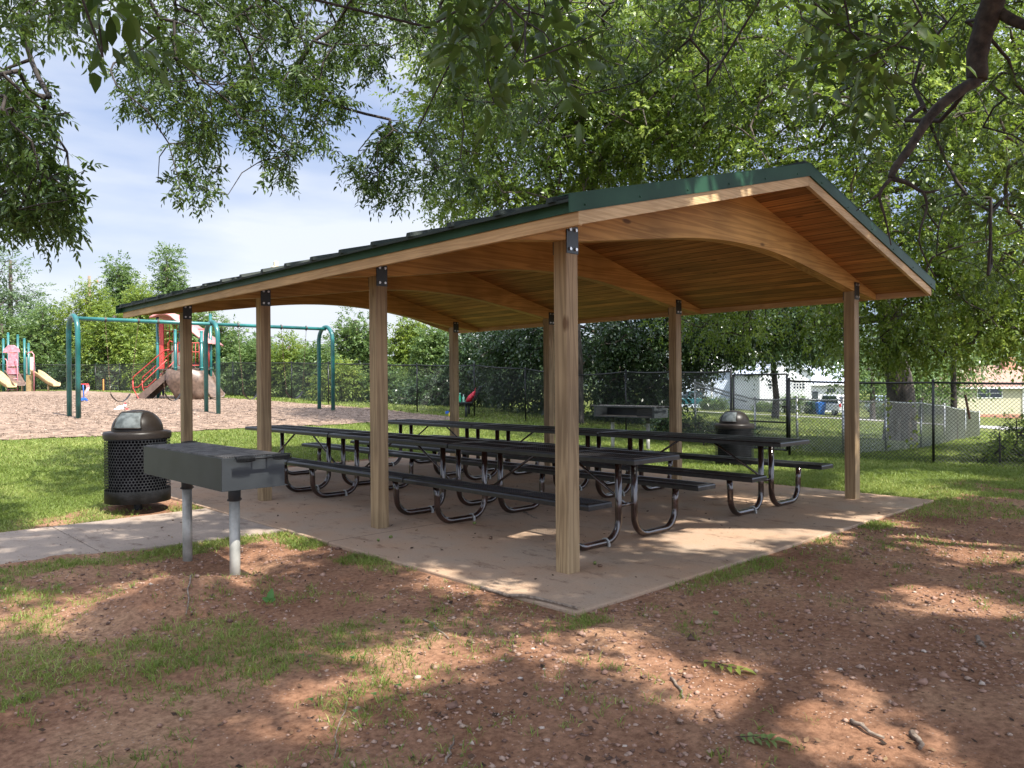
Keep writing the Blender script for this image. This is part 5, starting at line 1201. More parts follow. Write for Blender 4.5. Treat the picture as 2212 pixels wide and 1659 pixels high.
# --- trees and shrubs behind the playground
def bgtree(label, vx, vtop, vbot, D, wv, leaf, seed, n_=90, name='shrub_tree', cat='tree', sz=1.0, narrow=False):
    k = D / 1663.36; W = wv * k; g_ = g_at(vx, 850, D); top = at(vx, vtop, D); h = top.z - g_[2]; lo = at(vx, vbot, D).z
    lb = []
    nl = max(3, int((top.z - lo) / (W * .35)) + 1); r_ = W * .30
    rr = np.random.default_rng(seed)
    for q in range(nl):
        f = q / (nl - 1); z = lo + r_ * .6 + (top.z - r_ * .8 - lo - r_ * .6) * f; ww = (1 - f ** 1.8 * .9) * W * .28 * (.6 if narrow else 1)
        for s_ in (-1, 1) if f < .9 else (0,):
            c_ = at(vx, 800, D); lb.append(((c_.x + RIGHT.x * ww * s_ + rr.normal() * W * .05, c_.y + RIGHT.y * ww * s_ + rr.normal() * W * .05, z + rr.normal() * r_ * .1), r_ * (1 - .35 * f) * (.8 + .3 * rr.random()), .85))
    ls = .115 * sz * (D / 40) ** .75; n_ = int(n_ * 1.35)
    return tree(name, label, cat, [g_, (g_[0], g_[1], g_[2] + h * .3), (g_[0], g_[1], g_[2] + h * .62), (g_[0], g_[1], g_[2] + h * .88)], lb, n_, 11, ls * 1.25, ls * .34, 3, leaf, r0=.09 + .012 * h, crad=.9 * (D / 40) ** .5 * (W / 6) ** .3, seed=seed, shell=.15, zmin=g_[2] + .3)
BT = [('big airy grey green tree at the far left edge', 25, 525, 800, 62, 230, L_PALE, 300), ('tall tree outside the left edge of the playground', -110, 560, 840, 58, 200, L_PALE, 120),
      ('tall narrow tree, the highest point behind the climbing tower', 362, 535, 800, 55, 92, L_MID, 230), ('bright yellow green tree left of the tall narrow tree', 305, 610, 820, 52, 90, L_YELL, 190), ('pointed green tree beside the wooden utility pole', 262, 556, 800, 56, 80, L_MID, 190),
      ('yellowish bushy tree in front of the utility pole', 190, 618, 830, 52, 130, L_YELL, 250), ('dense green tree above the small pink playset', 95, 655, 830, 52, 150, L_MID, 250), ('green bushy tree at the left playground fence', 5, 680, 840, 50, 120, L_MID, 150),
      ('yellow green tree seen through the left bay of the swing set', 250, 660, 830, 50, 140, L_YELL, 260), ('leafy tree right behind the climbing tower', 395, 640, 840, 46, 130, L_YELL, 240), ('dense dark green shrub low behind the left swing arch', 205, 745, 850, 50, 150, L_DARK, 160),
      ('tall bushy shrub right of the middle swing arch', 478, 688, 850, 43, 110, L_MID, 240), ('sloping crown of a shrub beside the climbing tower', 430, 668, 850, 45, 90, L_MID, 150)]
for i, (lb, vx, vt, vb, D, wv, lm, n_) in enumerate(BT): bgtree(lb, vx, vt, vb, D, wv, lm, 50 + i, n_)
BS = [('leafy shrub behind the fence, left of the right swing arch', 555, 735, 860, 39, 100, L_MID, 190), ('bright shrub behind the right swing arch', 625, 733, 865, 38, 95, L_YELL, 190), ('green shrub at the foot of the right swing arch', 690, 745, 865, 37, 95, L_MID, 180),
      ('tall roundish tree standing left of a front shelter post', 770, 668, 870, 41, 125, L_MID, 280), ('yellow green shrub in front of the long grey roofed house', 740, 795, 875, 34, 95, L_YELL, 150), ('low shrub between two shelter posts by the long house', 830, 800, 875, 34, 100, L_MID, 150),
      ('bright green tree right of the thick middle post', 885, 682, 850, 42, 100, L_YELL, 240), ('leafy tree left of the slim rear corner post', 945, 700, 850, 37, 105, L_MID, 240), ('low dark shrub under the long grey roof', 925, 830, 885, 32, 110, L_DARK, 110), ('dark bush at the left end of the dark glossy tree', 1015, 715, 880, 32, 110, L_DARK, 170)]
for i, (lb, vx, vt, vb, D, wv, lm, n_) in enumerate(BS): bgtree(lb, vx, vt, vb, D, wv, lm, 80 + i, n_, name='shrub', cat='shrub')
# a wood far beyond everything
rng = np.random.default_rng(5); aa_ = []
for k in range(1500):
    vx = rng.uniform(-900, 3200); D = rng.uniform(120, 190); hh = 2 + 8 * fbm(np.array(vx), np.array(0.), .006)
    p_ = at(vx, 829, D); aa_.append((p_.x, p_.y, 1 + rng.random() * float(hh)))
A = np.array(aa_); ai = np.repeat(np.arange(len(A)), 8); n_ = len(ai)
v_, f_, c_ = compound(A[ai] + rng.normal(size=(n_, 3)) * 1.6, norm(rng.normal(size=(n_, 3))), np.full(n_, 2.2), 2, 1.1, .38, .3, rng, np.clip(.4 + rng.normal(size=len(A))[ai] * .15, 0, 1))
tag(npmesh('far_woods', v_, f_, L_PALE, v=c_), 'far belt of woods on the horizon', 'woods', kind='stuff')

# --- overhanging shade tree: trunk out of frame on the right, limbs over the viewer
def poly_in(P, x, y):
    r = False; j = len(P) - 1
    for i in range(len(P)):
        if (P[i][1] > y) != (P[j][1] > y) and x < (P[j][0] - P[i][0]) * (y - P[i][1]) / (P[j][1] - P[i][1]) + P[i][0]: r = not r
        j = i
    return r
def sample(P, D0, D1, n_, rng, ins=0):
    xs_ = [p[0] for p in P]; ys_ = [p[1] for p in P]; o = []
    while len(o) < n_:
        x, y = rng.uniform(min(xs_), max(xs_)), rng.uniform(min(ys_), max(ys_))
        if poly_in(P, x, y) and (not ins or (poly_in(P, x - ins, y) or x < 80) and poly_in(P, x + ins, y) and poly_in(P, x, y + ins * 1.3)): o.append(np.array(at(x, y, rng.uniform(D0, D1))))
    return o
TWG = MB()
def sprays(name, anchors, parent, o, leaf, rng, tw=.36, ll=.078, lw=.0135, nleaf=6, cvb=.4, pairs=5, droop=.30, lean=None):
    """hanging twigs carrying compound leaves; the twig ends hang at the anchors"""
    a = np.array(anchors) - o; n_ = len(a)
    d = norm(rng.normal(size=(n_, 3)) * .75 + np.array([0, 0, -.55]))
    st_ = a - d * tw * .6
    b = TWG
    for i in range(n_):
        m_ = st_[i] + d[i] * tw * .5 + rng.normal(size=3) * .02; b.tube([st_[i], m_, st_[i] + d[i] * tw], [.0045, .0035, .002], 4, cap=False)
    ai = np.repeat(np.arange(n_), nleaf); t = np.tile((np.arange(nleaf) + .5) / nleaf, n_) + rng.normal(size=n_ * nleaf) * .05
    base = st_[ai] + d[ai] * (tw * t)[:, None]
    dd = norm(norm(rng.normal(size=(len(ai), 3))) * .9 + d[ai] * .55 + np.array([0, 0, -.25]))
    v_, f_, c_ = compound(base, dd, ll * 2.7 * (.75 + .5 * rng.random(len(ai))), pairs, ll, lw, droop, rng, np.clip(cvb + rng.normal(size=n_)[ai] * .12, 0, 1), six=True)
    npmesh('leaves', v_, f_, leaf, parent, v=c_)
    return st_ + o
PL = [(-60, 167), (24, 167), (79, 119), (119, 159), (143, 187), (160, 206), (135, 246), (165, 298), (180, 349), (180, 397), (190, 429), (172, 440), (236, 476), (280, 515), (250, 548), (171, 540), (119, 540), (71, 553), (-60, 528)]
PT = [(-60, -60), (254, -60), (246, 60), (255, 71), (222, 91), (198, 128), (171, 130), (131, 122), (79, 112), (-60, 119)]
PC = [(238, -60), (238, 24), (294, 75), (240, 119), (258, 151), (212, 212), (228, 240), (262, 246), (285, 275), (337, 268), (362, 309), (362, 357), (340, 392), (346, 425), (377, 438), (405, 462), (462, 446), (510, 432), (492, 405), (496, 377), (470, 317), (516, 300), (548, 350), (545, 380), (572, 411), (600, 430), (618, 420), (640, 390), (672, 350), (728, 328), (750, 300), (760, 258), (790, 222), (833, 159), (878, 139), (960, 60), (960, -60)]
PR = [(722, 358), (760, 345), (798, 294), (830, 270), (878, 250), (895, 430), (833, 446), (806, 456), (790, 432), (752, 405)]
rng = np.random.default_rng(21)
ob = np.array((5.2, -6.6, -.15))
ot = thing('pecan_tree', 'overhanging pecan whose leafy boughs hang across the top of the view', 'tree', tuple(ob))
tr_ = [(5.2, -6.6, -.15), (5.25, -6.5, 1.6), (5.15, -6.2, 3.3), (4.9, -5.9, 5.2), (4.4, -5.4, 7.2), (3.6, -4.8, 8.6)]
b = MB(); b.tube([tuple(np.array(q) - ob + (np.array([0, 0, -.3]) if i == 0 else 0)) for i, q in enumerate(tr_)], [.40, .30, .27, .24, .18, .12], 14); b.build('trunk', M_BARK, ot)
nodes = [(np.array(q) - ob, i - 1, [.34, .30, .27, .24, .18, .12][i]) for i, q in enumerate(tr_)]
def limb(pts, r0, r1, frm):
    """a main limb as a smooth tube; its points become nodes to grow from"""
    P_ = [Vector(q) for q in pts]; S_ = []
    for i in range(len(P_) - 1):
        a0 = P_[max(i - 1, 0)]; a1 = P_[i]; a2 = P_[i + 1]; a3 = P_[min(i + 2, len(P_) - 1)]
        for k in range(4):
            t = k / 4; S_.append(.5 * ((2 * a1) + (a2 - a0) * t + (2 * a0 - 5 * a1 + 4 * a2 - a3) * t * t + (3 * a1 - a0 - 3 * a2 + a3) * t ** 3))
    S_.append(P_[-1]); R0 = [r0 + (r1 - r0) * i / (len(S_) - 1) for i in range(len(S_))]
    R0 = [r * (1 + .06 * math.sin(i * 2.1)) for i, r in enumerate(R0)]
    MB().tube([s_ - Vector(ob) for s_ in S_], R0, 10).build('limb', M_LIMB, ot)
    last = frm
    for i, s_ in enumerate(S_):
        if i % 2 == 0 or i == len(S_) - 1: nodes.append((np.array(s_) - ob, last, R0[i] * .8)); last = len(nodes) - 1
    return last
V3 = lambda vx, vy, D: tuple(at(vx, vy, D))
# the kinked limb seen at the upper right, with its lower fork
limb([tr_[3], V3(2330, -330, 5.9), V3(2190, -120, 6.6), V3(2140, 20, 6.9), V3(2112, 110, 7.0), V3(2112, 175, 7.0)], .13, .085, 3)
limb([V3(2112, 172, 7.0), V3(2060, 205, 7.0), V3(2010, 250, 7.0), V3(1965, 320, 7.0), V3(1932, 365, 7.0), V3(1925, 385, 7.0)], .056, .030, len(nodes) - 1)
k_ = len(nodes) - 1
limb([V3(1925, 385, 7.0), V3(1960, 395, 7.0), V3(1995, 415, 6.95), V3(2030, 410, 6.9)], .026, .008, k_)
limb([V3(1995, 415, 6.95), V3(2002, 450, 6.95), V3(1985, 520, 6.9), V3(2020, 600, 6.9)], .014, .005, k_ + 2)
limb([V3(1925, 385, 7.0), V3(1900, 420, 7.0), V3(1912, 470, 7.0), V3(1925, 530, 7.0)], .020, .005, k_)
limb([V3(1903, 415, 7.0), V3(1850, 455, 7.0)], .012, .004, k_)
limb([V3(2150, 20, 6.9), V3(2190, 45, 6.8), V3(2260, 70, 6.7)], .05, .04, 3)
# high limbs over the viewer to the far left
limb([tr_[4], (1.0, -3.0, 8.6), (-1.8, .2, 8.4), (-3.2, 3.2, 7.6), (-4.4, 5.6, 6.6)], .15, .04, 4); lA = len(nodes) - 1
limb([tr_[5], (2.6, -1.5, 8.8), (1.6, 2.0, 8.2), (.4, 4.6, 7.2), (-.8, 6.6, 6.4)], .13, .035, 5)
limb([tr_[4], (4.2, -2.5, 8.2), (4.3, .6, 7.6), (4.6, 3.2, 6.9)], .12, .03, 4)
limb([tr_[3], (1.8, -4.8, 5.3), (-.4, -3.4, 4.6), (-1.4, -1.8, 4.1)], .09, .025, 3)
limb([tr_[4], (1.0, -7.5, 8.6), (-3.5, -8.6, 9.0), (-7.5, -8.0, 8.6)], .14, .04, 4)
limb([tr_[5], (4.5, -8.5, 9.2), (7.5, -10.5, 9.2)], .12, .04, 5)
S1 = sample(PL, 6.2, 8.0, 112, rng, 38); S2 = sample(PT, 5.0, 8.0, 34, rng, 22); S3 = sample(PC, 8.2, 11.5, 430, rng, 26); S4 = sample(PR, 9.0, 10.5, 36, rng, 14)
S5 = sample([(880, -60), (1500, -60), (1480, 120), (1300, 230), (1150, 330), (980, 400), (890, 430)], 7.0, 11, 150, rng)
S6 = sample([(1450, -60), (2300, -60), (2300, 560), (2080, 640), (1980, 520), (1880, 400), (1760, 330), (1600, 250), (1450, 200)], 7.4, 11, 120, rng)
all_ = S1 + S2 + S3 + S4 + S5 + S6
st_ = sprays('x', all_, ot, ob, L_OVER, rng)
near = sample([(930, -60), (1260, -60), (1230, 130), (1130, 160), (1010, 100)], 2.9, 3.9, 10, rng) + sample([(1750, -60), (1960, -60), (1930, 110), (1830, 190), (1770, 130)], 3.0, 4.2, 9, rng) + sample([(150, -60), (280, -60), (240, 30), (180, 30)], 2.6, 3.0, 2, rng)
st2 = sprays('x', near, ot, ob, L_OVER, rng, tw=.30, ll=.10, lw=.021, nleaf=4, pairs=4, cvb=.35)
TWG.sm = [True] * len(TWG.f); TWG.build('twigs', M_TWIG, ot)
# unseen canopy leaves added to shade the ground; gaps cut where sun should land
LIT = [[(1240, 1335), (1330, 1345), (1480, 1400), (1640, 1465), (1800, 1530), (2000, 1600), (2230, 1660), (2230, 1720), (1900, 1680), (1690, 1560), (1560, 1500), (1400, 1470), (1330, 1420)],
       [(880, 1350), (1060, 1340), (1090, 1400), (960, 1470), (760, 1470), (690, 1420), (760, 1375)], [(560, 1500), (700, 1490), (760, 1560), (640, 1600), (540, 1570)], [(-40, 1290), (120, 1285), (160, 1330), (-40, 1370)], [(240, 1250), (400, 1240), (395, 1290), (260, 1330)],
       [(840, 1215), (1060, 1235), (1200, 1290), (1040, 1290), (880, 1250)], [(1900, 1250), (2120, 1255), (2160, 1310), (1960, 1320)], [(2080, 1160), (2230, 1160), (2230, 1230), (2100, 1220)], [(1720, 1120), (1960, 1110), (1900, 1160), (1700, 1170)], [(1440, 1150), (1640, 1140), (1600, 1190), (1480, 1200)],
       [(470, 1150), (640, 1140), (720, 1190), (560, 1200)], [(1080, 1120), (1220, 1125), (1200, 1165), (1060, 1150)], [(1280, 1175), (1330, 1185), (1310, 1215), (1260, 1200)], [(0, 1560), (70, 1560), (60, 1620), (0, 1620)]]
def to_ground(p_):
    """where the shadow of a point falls"""
    s_ = p_[2] / SUN.z; return (p_[0] - SUN.x * s_, p_[1] - SUN.y * s_)
def on_ground(vx, vy):
    d = FWD + RIGHT * ((vx - 1106) / 1663.36) - UP * ((vy - 829.5) / 1663.36); t = CAM.z / -d.z; return (CAM.x + d.x * t, CAM.y + d.y * t)
LG = [[on_ground(*q) for q in P] for P in LIT] + [[(-1.5, 2.55), (-.7, 2.55), (-.7, 3.2), (-1.5, 3.2)]]
can = []; rng = np.random.default_rng(77)
while len(can) < 8200:
    x, y, z = rng.uniform(-10, 14), rng.uniform(-13.5, -1.0), rng.uniform(6.6, 9.8)
    # stay out of the view
    d = Vector((x, y, z)) - CAM; fz = d.dot(FWD)
    if fz > .5 and abs(d.dot(RIGHT) / fz) < .75 and d.dot(UP) / fz < .60: continue
    gx_, gy_ = to_ground((x, y, z))
    if gy_ > 7.0 and gx_ < 9: continue
    hit = False
    if gy_ < -4.6 or gx_ < -8.5: continue
    for P in LG:
        if any(poly_in(P, gx_ + a, gy_ + b_) for a, b_ in ((0, 0), (.32, 0), (-.32, 0), (0, .36), (0, -.36))): hit = True; break
    if hit: continue
    # free patches elsewhere, by noise
    if (gx_ > 6.6 or gy_ < -6) and vn(gx_, gy_, .9, 33) > .62: continue
    if 2 < gx_ < 6.6 and .2 < gy_ < 3.5 and vn(gx_, gy_, 1.6, 13) > .60: continue
    can.append(np.array((x, y, z)))
C_ = np.array(can); ai = np.repeat(np.arange(len(C_)), 5); n_ = len(ai)
base = C_[ai] - ob + rng.normal(size=(n_, 3)) * .16
v_, f_, c_ = compound(base, norm(rng.normal(size=(n_, 3)) * [1, 1, .4]), np.full(n_, .30), 3, .16, .040, .3, rng, np.clip(.4 + rng.normal(size=n_) * .1, 0, 1))
npmesh('shading_canopy_leaves', v_, f_, L_OVER, ot, v=c_)
skeleton('branches', nodes, [q - ob for q in list(st_) + list(st2)] + [q - ob for q in can[::18]], ot, M_TWIG, r_tip=.0040, expo=.40, rmax=.045, rng=rng, sag=.15, sides=5)
# ================================================================== hedges, brambles
for i, (vx, D, wv, hh, lb) in enumerate([(1541, 76, 48, 1.25, 'clipped box shaped hedge in front of the pale blue brick house'), (1715, 72, 58, 1.9, 'round clipped green hedge in front of the white gabled house'), (1655, 74, 40, .9, 'low loose bush between the box hedge and the round hedge'), (1925, 66, 60, 1.3, 'low green shrub just right of the big pecan trunk')]):
    g_ = g_at(vx, 860, D); k = wv * D / 1663.36; c_ = Vector(g_)
    L_ = [(tuple(c_ + Rt * (k * f) + Vector((0, 0, hh * .5))), hh * .55, .8) for f in (-.36, -.18, 0, .18, .36)]
    tree('hedge', lb, 'hedge', [g_, up_(g_, hh * .4), up_(g_, hh * .7)], L_, 90, 10, .13, .05, 2, L_MID, r0=.05, crad=.30, seed=120 + i, shell=.3, zmin=g_[2] + .1, bias=.1)
g_ = g_at(2160, 1010, 14.4)
tree('bramble', 'straggly yellow green bramble behind the black fence at the right edge', 'shrub', [g_, up_(g_, .3), up_(g_, .6)], [lob(2150, 975, 14.8, .42), lob(2205, 950, 14.9, .5), lob(2112, 1000, 14.6, .25), lob(2235, 1000, 14.6, .45), lob(2270, 940, 15, .6)],
     130, 9, .055, .018, 3, L_YELL, r0=.02, crad=.20, seed=140, bark=M_TWIG, zmin=-.12, bias=-.1)
g_ = g_at(1520, 960, 18.6)
tree('weed_patch', 'low tangle of weeds at the foot of the dark tree by the silver post', 'shrub', [g_, up_(g_, .15), up_(g_, .3)], [lob(1500, 925, 19.5, .5, .5), lob(1560, 935, 18.8, .4, .5), lob(1440, 915, 20, .5, .5), lob(1610, 945, 18.0, .3, .5)], 90, 9, .06, .02, 3, L_DARK, r0=.02, crad=.25, seed=141, bark=M_TWIG, zmin=-.1, bias=.1)
g_ = g_at(1360, 910, 21.5)
# vine leaves on the silver fence
rng = np.random.default_rng(9); A = []
for (x0, y0, x1, y1, n_) in ((14.0, 3.40, 14.15, 3.40, 16), (12.32, 4.66, 12.3, 4.66, 9), (15.2, 3.42, 16.1, 3.42, 16)):
    for k in range(n_): f = rng.random(); A.append((x0 + (x1 - x0) * f, y0 + (y1 - y0) * f - .04, -.1 + 1.2 * rng.random()))
A = np.array(A); v_, f_ = leaflets(A, norm(rng.normal(size=A.shape) + [0, -.3, -.6]), np.full(len(A), .11), np.full(len(A), .038), norm(rng.normal(size=A.shape) * .4 + [-.6, -.6, .4]), six=True)
tag(npmesh('vine', v_, f_, L_YELL, v=np.repeat(.5 + .4 * rng.random(len(A)), 8)), 'bright vine leaves scattered over the silver chain link fence', kind='stuff')

# ================================================================== grass
M_GRASS = leafmat('grass_blade', (.08, .115, .024), (.17, .235, .045), (.36, .38, .13), .35, .5, .3)
def cam_to_xy(r, c): return -3.7244 + .7279 * r + .6857 * c, -3.3633 - .6857 * r + .7279 * c
def blades(n_, c0, c1, h0, h1, w_, rng, tuft=1, spread=.03, seglimit=True, pw=1.0):
    c = np.sqrt(rng.uniform(c0 * c0, c1 * c1, n_)) if pw == 1 else rng.uniform(c0 ** pw, c1 ** pw, n_) ** (1 / pw)
    r = rng.uniform(-.72, .72, n_) * c; X, Y = cam_to_xy(r, c)
    ok = (rng.random(n_) < grass_amount(X, Y) ** 1.3) & ~in_slab(X, Y, .0) & ~in_path(X, Y, -.015) & ~mulch_in(X, Y); X, Y = X[ok], Y[ok]
    s = vn(X, Y, .8, 40) * .6 + vn(X, Y, 3.1, 41) * .4
    if tuft > 1:
        hs = np.repeat(.6 + .7 * rng.random(len(X)), tuft); X = np.repeat(X, tuft) + rng.normal(size=len(X) * tuft) * spread; Y = np.repeat(Y, tuft) + rng.normal(size=len(Y) * tuft) * spread; s = np.repeat(s, tuft)
        ok = ~in_slab(X, Y, .0) & ~in_path(X, Y, 0); X, Y, hs, s = X[ok], Y[ok], hs[ok], s[ok]
    else: hs = .7 + .6 * rng.random(len(X))
    m_ = len(X); Z = zt(X, Y) - .004; b_ = np.stack([X, Y, Z], 1); ang = rng.uniform(0, 2 * np.pi, m_); ln = rng.uniform(.1, 1.0, m_)
    d = np.stack([np.cos(ang) * ln, np.sin(ang) * ln, np.ones(m_)], 1); d = norm(d); h = (h0 + (h1 - h0) * rng.random(m_)) * hs
    a2 = rng.uniform(0, 2 * np.pi, m_); s_ = np.stack([np.cos(a2), np.sin(a2), np.zeros(m_)], 1) * (w_ * (.6 + .8 * rng.random(m_)))[:, None] * .5
    mid = b_ + d * (h * .55)[:, None]; tip = b_ + d * h[:, None]; tip[:, :2] += np.stack([np.cos(ang), np.sin(ang)], 1) * (h * .35)[:, None]; tip[:, 2] -= h * .12
    V_ = np.stack([b_ - s_, b_ + s_, mid + s_ * .75, tip, mid - s_ * .75], 1).reshape(-1, 3); o = np.arange(m_)[:, None] * 5
    F_ = np.concatenate([o + [[0, 1, 2]], o + [[0, 2, 4]], o + [[4, 2, 3]]]); cv = np.clip(.15 + .65 * s + rng.normal(size=m_) * .17, 0, 1)
    return V_, F_, np.repeat(cv, 5)
rng = np.random.default_rng(99)
parts = [blades(26000, 2.2, 7.5, .02, .065, .0048, rng, 9, .022), blades(170000, 7.0, 13, .03, .06, .008, rng, 2, .03), blades(150000, 12, 24, .04, .075, .014, rng, 2, .05), blades(70000, 23, 46, .06, .11, .035, rng, 1, .05)]
VV, FF, CC, off = [], [], [], 0
for v_, f_, c_ in parts: VV.append(v_); FF.append(f_ + off); CC.append(c_); off += len(v_)
tag(npmesh('grass', np.concatenate(VV), np.concatenate(FF), M_GRASS, v=np.concatenate(CC)), 'grass blades of the lawn and of the thin tufts on the red dirt', kind='stuff')
# clover and small weeds among the grass
rng = np.random.default_rng(8); c = np.sqrt(rng.uniform(2.3 ** 2, 6.5 ** 2, 260)); X, Y = cam_to_xy(rng.uniform(-.7, .1, 260) * c, c); ok = (grass_amount(X, Y) > .35) & (vn(X, Y, 1.3, 60) > .55); X, Y = X[ok], Y[ok]; n_ = len(X)
VV, FF, off = [], [], 0
for k in range(3):
    a = rng.uniform(0, .5, n_) + k * 2.094; d = np.stack([np.cos(a), np.sin(a), .15 + 0 * a], 1); v_, f_ = leaflets(np.stack([X, Y, zt(X, Y) + .035], 1), norm(d), np.full(n_, .020), np.full(n_, .009), np.tile([0., 0, 1], (n_, 1)), six=True); VV.append(v_); FF.append(f_ + off); off += len(v_)
M_CLV = leafmat('clover_leaf', (.05, .13, .03), (.07, .17, .04), (.10, .22, .055), .35, .5, .3)
tag(npmesh('clover', np.concatenate(VV), np.concatenate(FF), M_CLV, v=rng.random(off)), 'scattered clover leaves in the foreground grass', kind='stuff')
# ================================================================== gravel and litter
def attr_mat(name, stops, rough=.9):
    m, n, l, p = newmat(name); a = n.new('ShaderNodeAttribute'); a.attribute_name = 'v'; r = n.new('ShaderNodeValToRGB'); e = r.color_ramp.elements
    e[0].position, e[0].color = stops[0][0], (*stops[0][1], 1); e[1].position, e[1].color = stops[-1][0], (*stops[-1][1], 1)
    for q, c_ in stops[1:-1]: e.new(q).color = (*c_, 1)
    l.new(a.outputs['Fac'], r.inputs[0]); l.new(r.outputs[0], p.inputs['Base Color']); p.inputs['Roughness'].default_value = rough; p.inputs['Specular IOR Level'].default_value = .25; return m
M_GRV = attr_mat('mixed_gravel', [(0, (.10, .06, .045)), (.35, (.26, .15, .11)), (.7, (.34, .22, .165)), (.96, (.36, .26, .20)), (1, (.50, .43, .37))])
M_LIT = attr_mat('leaf_litter_brown', [(0, (.025, .015, .010)), (.5, (.07, .04, .025)), (.85, (.16, .09, .05)), (1, (.28, .19, .10))])
rng = np.random.default_rng(41); N0 = 34000; c = rng.uniform(2.2 ** 1.3, 10.5 ** 1.3, N0) ** (1 / 1.3); X, Y = cam_to_xy(rng.uniform(-.72, .72, N0) * c, c)
ok = (rng.random(N0) < (1 - .8 * grass_amount(X, Y)) * np.clip((fbm(X, Y, .7, 70) - .34) / .25, .12, 1)) & ~in_slab(X, Y, .01) & ~in_path(X, Y, .01) & (Y < 5); X, Y = X[ok], Y[ok]; n_ = len(X)
sz = .0035 + .010 * rng.random(n_) ** 3.2 + .014 * (rng.random(n_) < .012)
octv = np.array([[1, 0, 0], [-1, 0, 0], [0, 1, 0], [0, -1, 0], [0, 0, .62], [0, 0, -.62], [.62, .62, .35], [-.62, -.62, .35]]) ; tri = np.array([[0, 6, 4], [6, 2, 4], [2, 1, 4], [1, 7, 4], [7, 3, 4], [3, 0, 4], [6, 0, 5], [2, 6, 5], [1, 2, 5], [7, 1, 5], [3, 7, 5], [0, 3, 5]])
an = rng.uniform(0, 6.28, n_); ca_, sa_ = np.cos(an), np.sin(an); v = octv[None] * (1 + .35 * rng.normal(size=(n_, 8, 1)).clip(-1.2, 1.2)); v = v * (sz[:, None, None] * (1 + .5 * rng.random((n_, 1, 3))))
vx = v[..., 0] * ca_[:, None] - v[..., 1] * sa_[:, None]; vy = v[..., 0] * sa_[:, None] + v[..., 1] * ca_[:, None]
V_ = np.stack([vx + X[:, None], vy + Y[:, None], v[..., 2] + (zt(X, Y) + sz * .25)[:, None]], -1).reshape(-1, 3)
tag(npmesh('gravel', V_, (np.arange(n_)[:, None, None] * 8 + tri[None]).reshape(-1, 3), M_GRV, v=np.repeat(rng.random(n_), 8)), 'loose gravel and pebbles on the red dirt', kind='stuff')
# litter: dead leaf bits and crumbs on dirt, path and slab
N0 = 9000; c = rng.uniform(2.2 ** 1.5, 13 ** 1.5, N0) ** (1 / 1.5); X, Y = cam_to_xy(rng.uniform(-.72, .72, N0) * c, c); sl_ = in_slab(X, Y, -.03); pa_ = in_path(X, Y, -.03)
ok = (Y < 9) & (~sl_ | (rng.random(N0) < .26)) & (~pa_ | (rng.random(N0) < .25)) & ((sl_ | pa_) | ~in_slab(X, Y, .02)); X, Y, sl_, pa_ = X[ok], Y[ok], sl_[ok], pa_[ok]; n_ = len(X)
Z = np.where(sl_, .004, np.where(pa_, -.008, zt(X, Y) + .006)); B_ = np.stack([X, Y, Z + .003 * rng.random(n_)], 1); an = rng.uniform(0, 6.28, n_); d = norm(np.stack([np.cos(an), np.sin(an), .25 * rng.random(n_)], 1)); ln = .010 + .030 * rng.random(n_) ** 2.5
v_, f_ = leaflets(B_, d, ln, ln * (.18 + .25 * rng.random(n_)), norm(np.stack([.3 * rng.normal(size=n_), .3 * rng.normal(size=n_), np.ones(n_)], 1)), curl=-.15)
tag(npmesh('leaf_litter', v_, f_, M_LIT, v=np.repeat(rng.random(n_), 4)), 'dead leaf bits and crumbs on slab, path and dirt', kind='stuff')
# wood chips on the mulch
N0 = 60000; c = np.sqrt(rng.uniform(15.5 ** 2, 36 ** 2, N0)); X, Y = cam_to_xy(rng.uniform(-.70, .15, N0) * c, c); ok = mulch_in(X, Y); X, Y = X[ok], Y[ok]; n_ = len(X); an = rng.uniform(0, 6.28, n_)
d = norm(np.stack([np.cos(an), np.sin(an), .35 * rng.normal(size=n_)], 1)); ln = .03 + .05 * rng.random(n_) ** 2
v_, f_ = leaflets(np.stack([X, Y, zt(X, Y) + .035], 1), d, ln, ln * .16, norm(rng.normal(size=(n_, 3)) * .5 + [0, 0, 1]), curl=0)
M_CHP = attr_mat('wood_chips', [(0, (.10, .07, .05)), (.4, (.21, .15, .11)), (.8, (.31, .225, .175)), (1, (.42, .33, .27))])
tag(npmesh('wood_chips', v_, f_, M_CHP, v=np.repeat(rng.random(n_), 4)), 'loose wood chips of the playground surface', kind='stuff')
# ================================================================== single small things on the ground
def gp_(vx, vy):
    x, y = on_ground(vx, vy)
    for _ in range(6):
        z = float(zt(x, y)) if not (0 < x < SW and 0 < y < SL) else 0.0; d = FWD + RIGHT * ((vx - 1106) / 1663.36) - UP * ((vy - 829.5) / 1663.36); t = (CAM.z - z) / -d.z; x, y = CAM.x + d.x * t, CAM.y + d.y * t
    return x, y, z
M_STK = mat('dry_stick', (.16, .115, .085), .9, var=.3, scale=30, c2=(.28, .22, .17))
def twig(label, vx0, vy0, vx1, vy1, r, seed):
    rg = random.Random(seed); a = gp_(vx0, vy0); c_ = gp_(vx1, vy1); P = []
    for k in range(7):
        f = k / 6; x = a[0] + (c_[0] - a[0]) * f; y = a[1] + (c_[1] - a[1]) * f; o = rg.uniform(-1, 1) * .012; zz = float(zt(x, y)) if not (0 < x < SW and 0 < y < SL) else 0; P.append((x - a[0] + o, y - a[1] - o * .5, zz + r * .9 + .002 - a[2]))
    b = MB(); b.tube(P, [r * (1.1 - .5 * k / 6) for k in range(7)], 7); m_ = Vector(P[3]); b.tube([tuple(m_), tuple(m_ + Vector((rg.uniform(-.03, .03), rg.uniform(-.03, .03), .012)))], [r * .5, r * .25], 5)
    o = b.build('fallen_twig', M_STK); o.location = a; tag(o, label, 'twig', 'fallen twigs on the ground'); return o
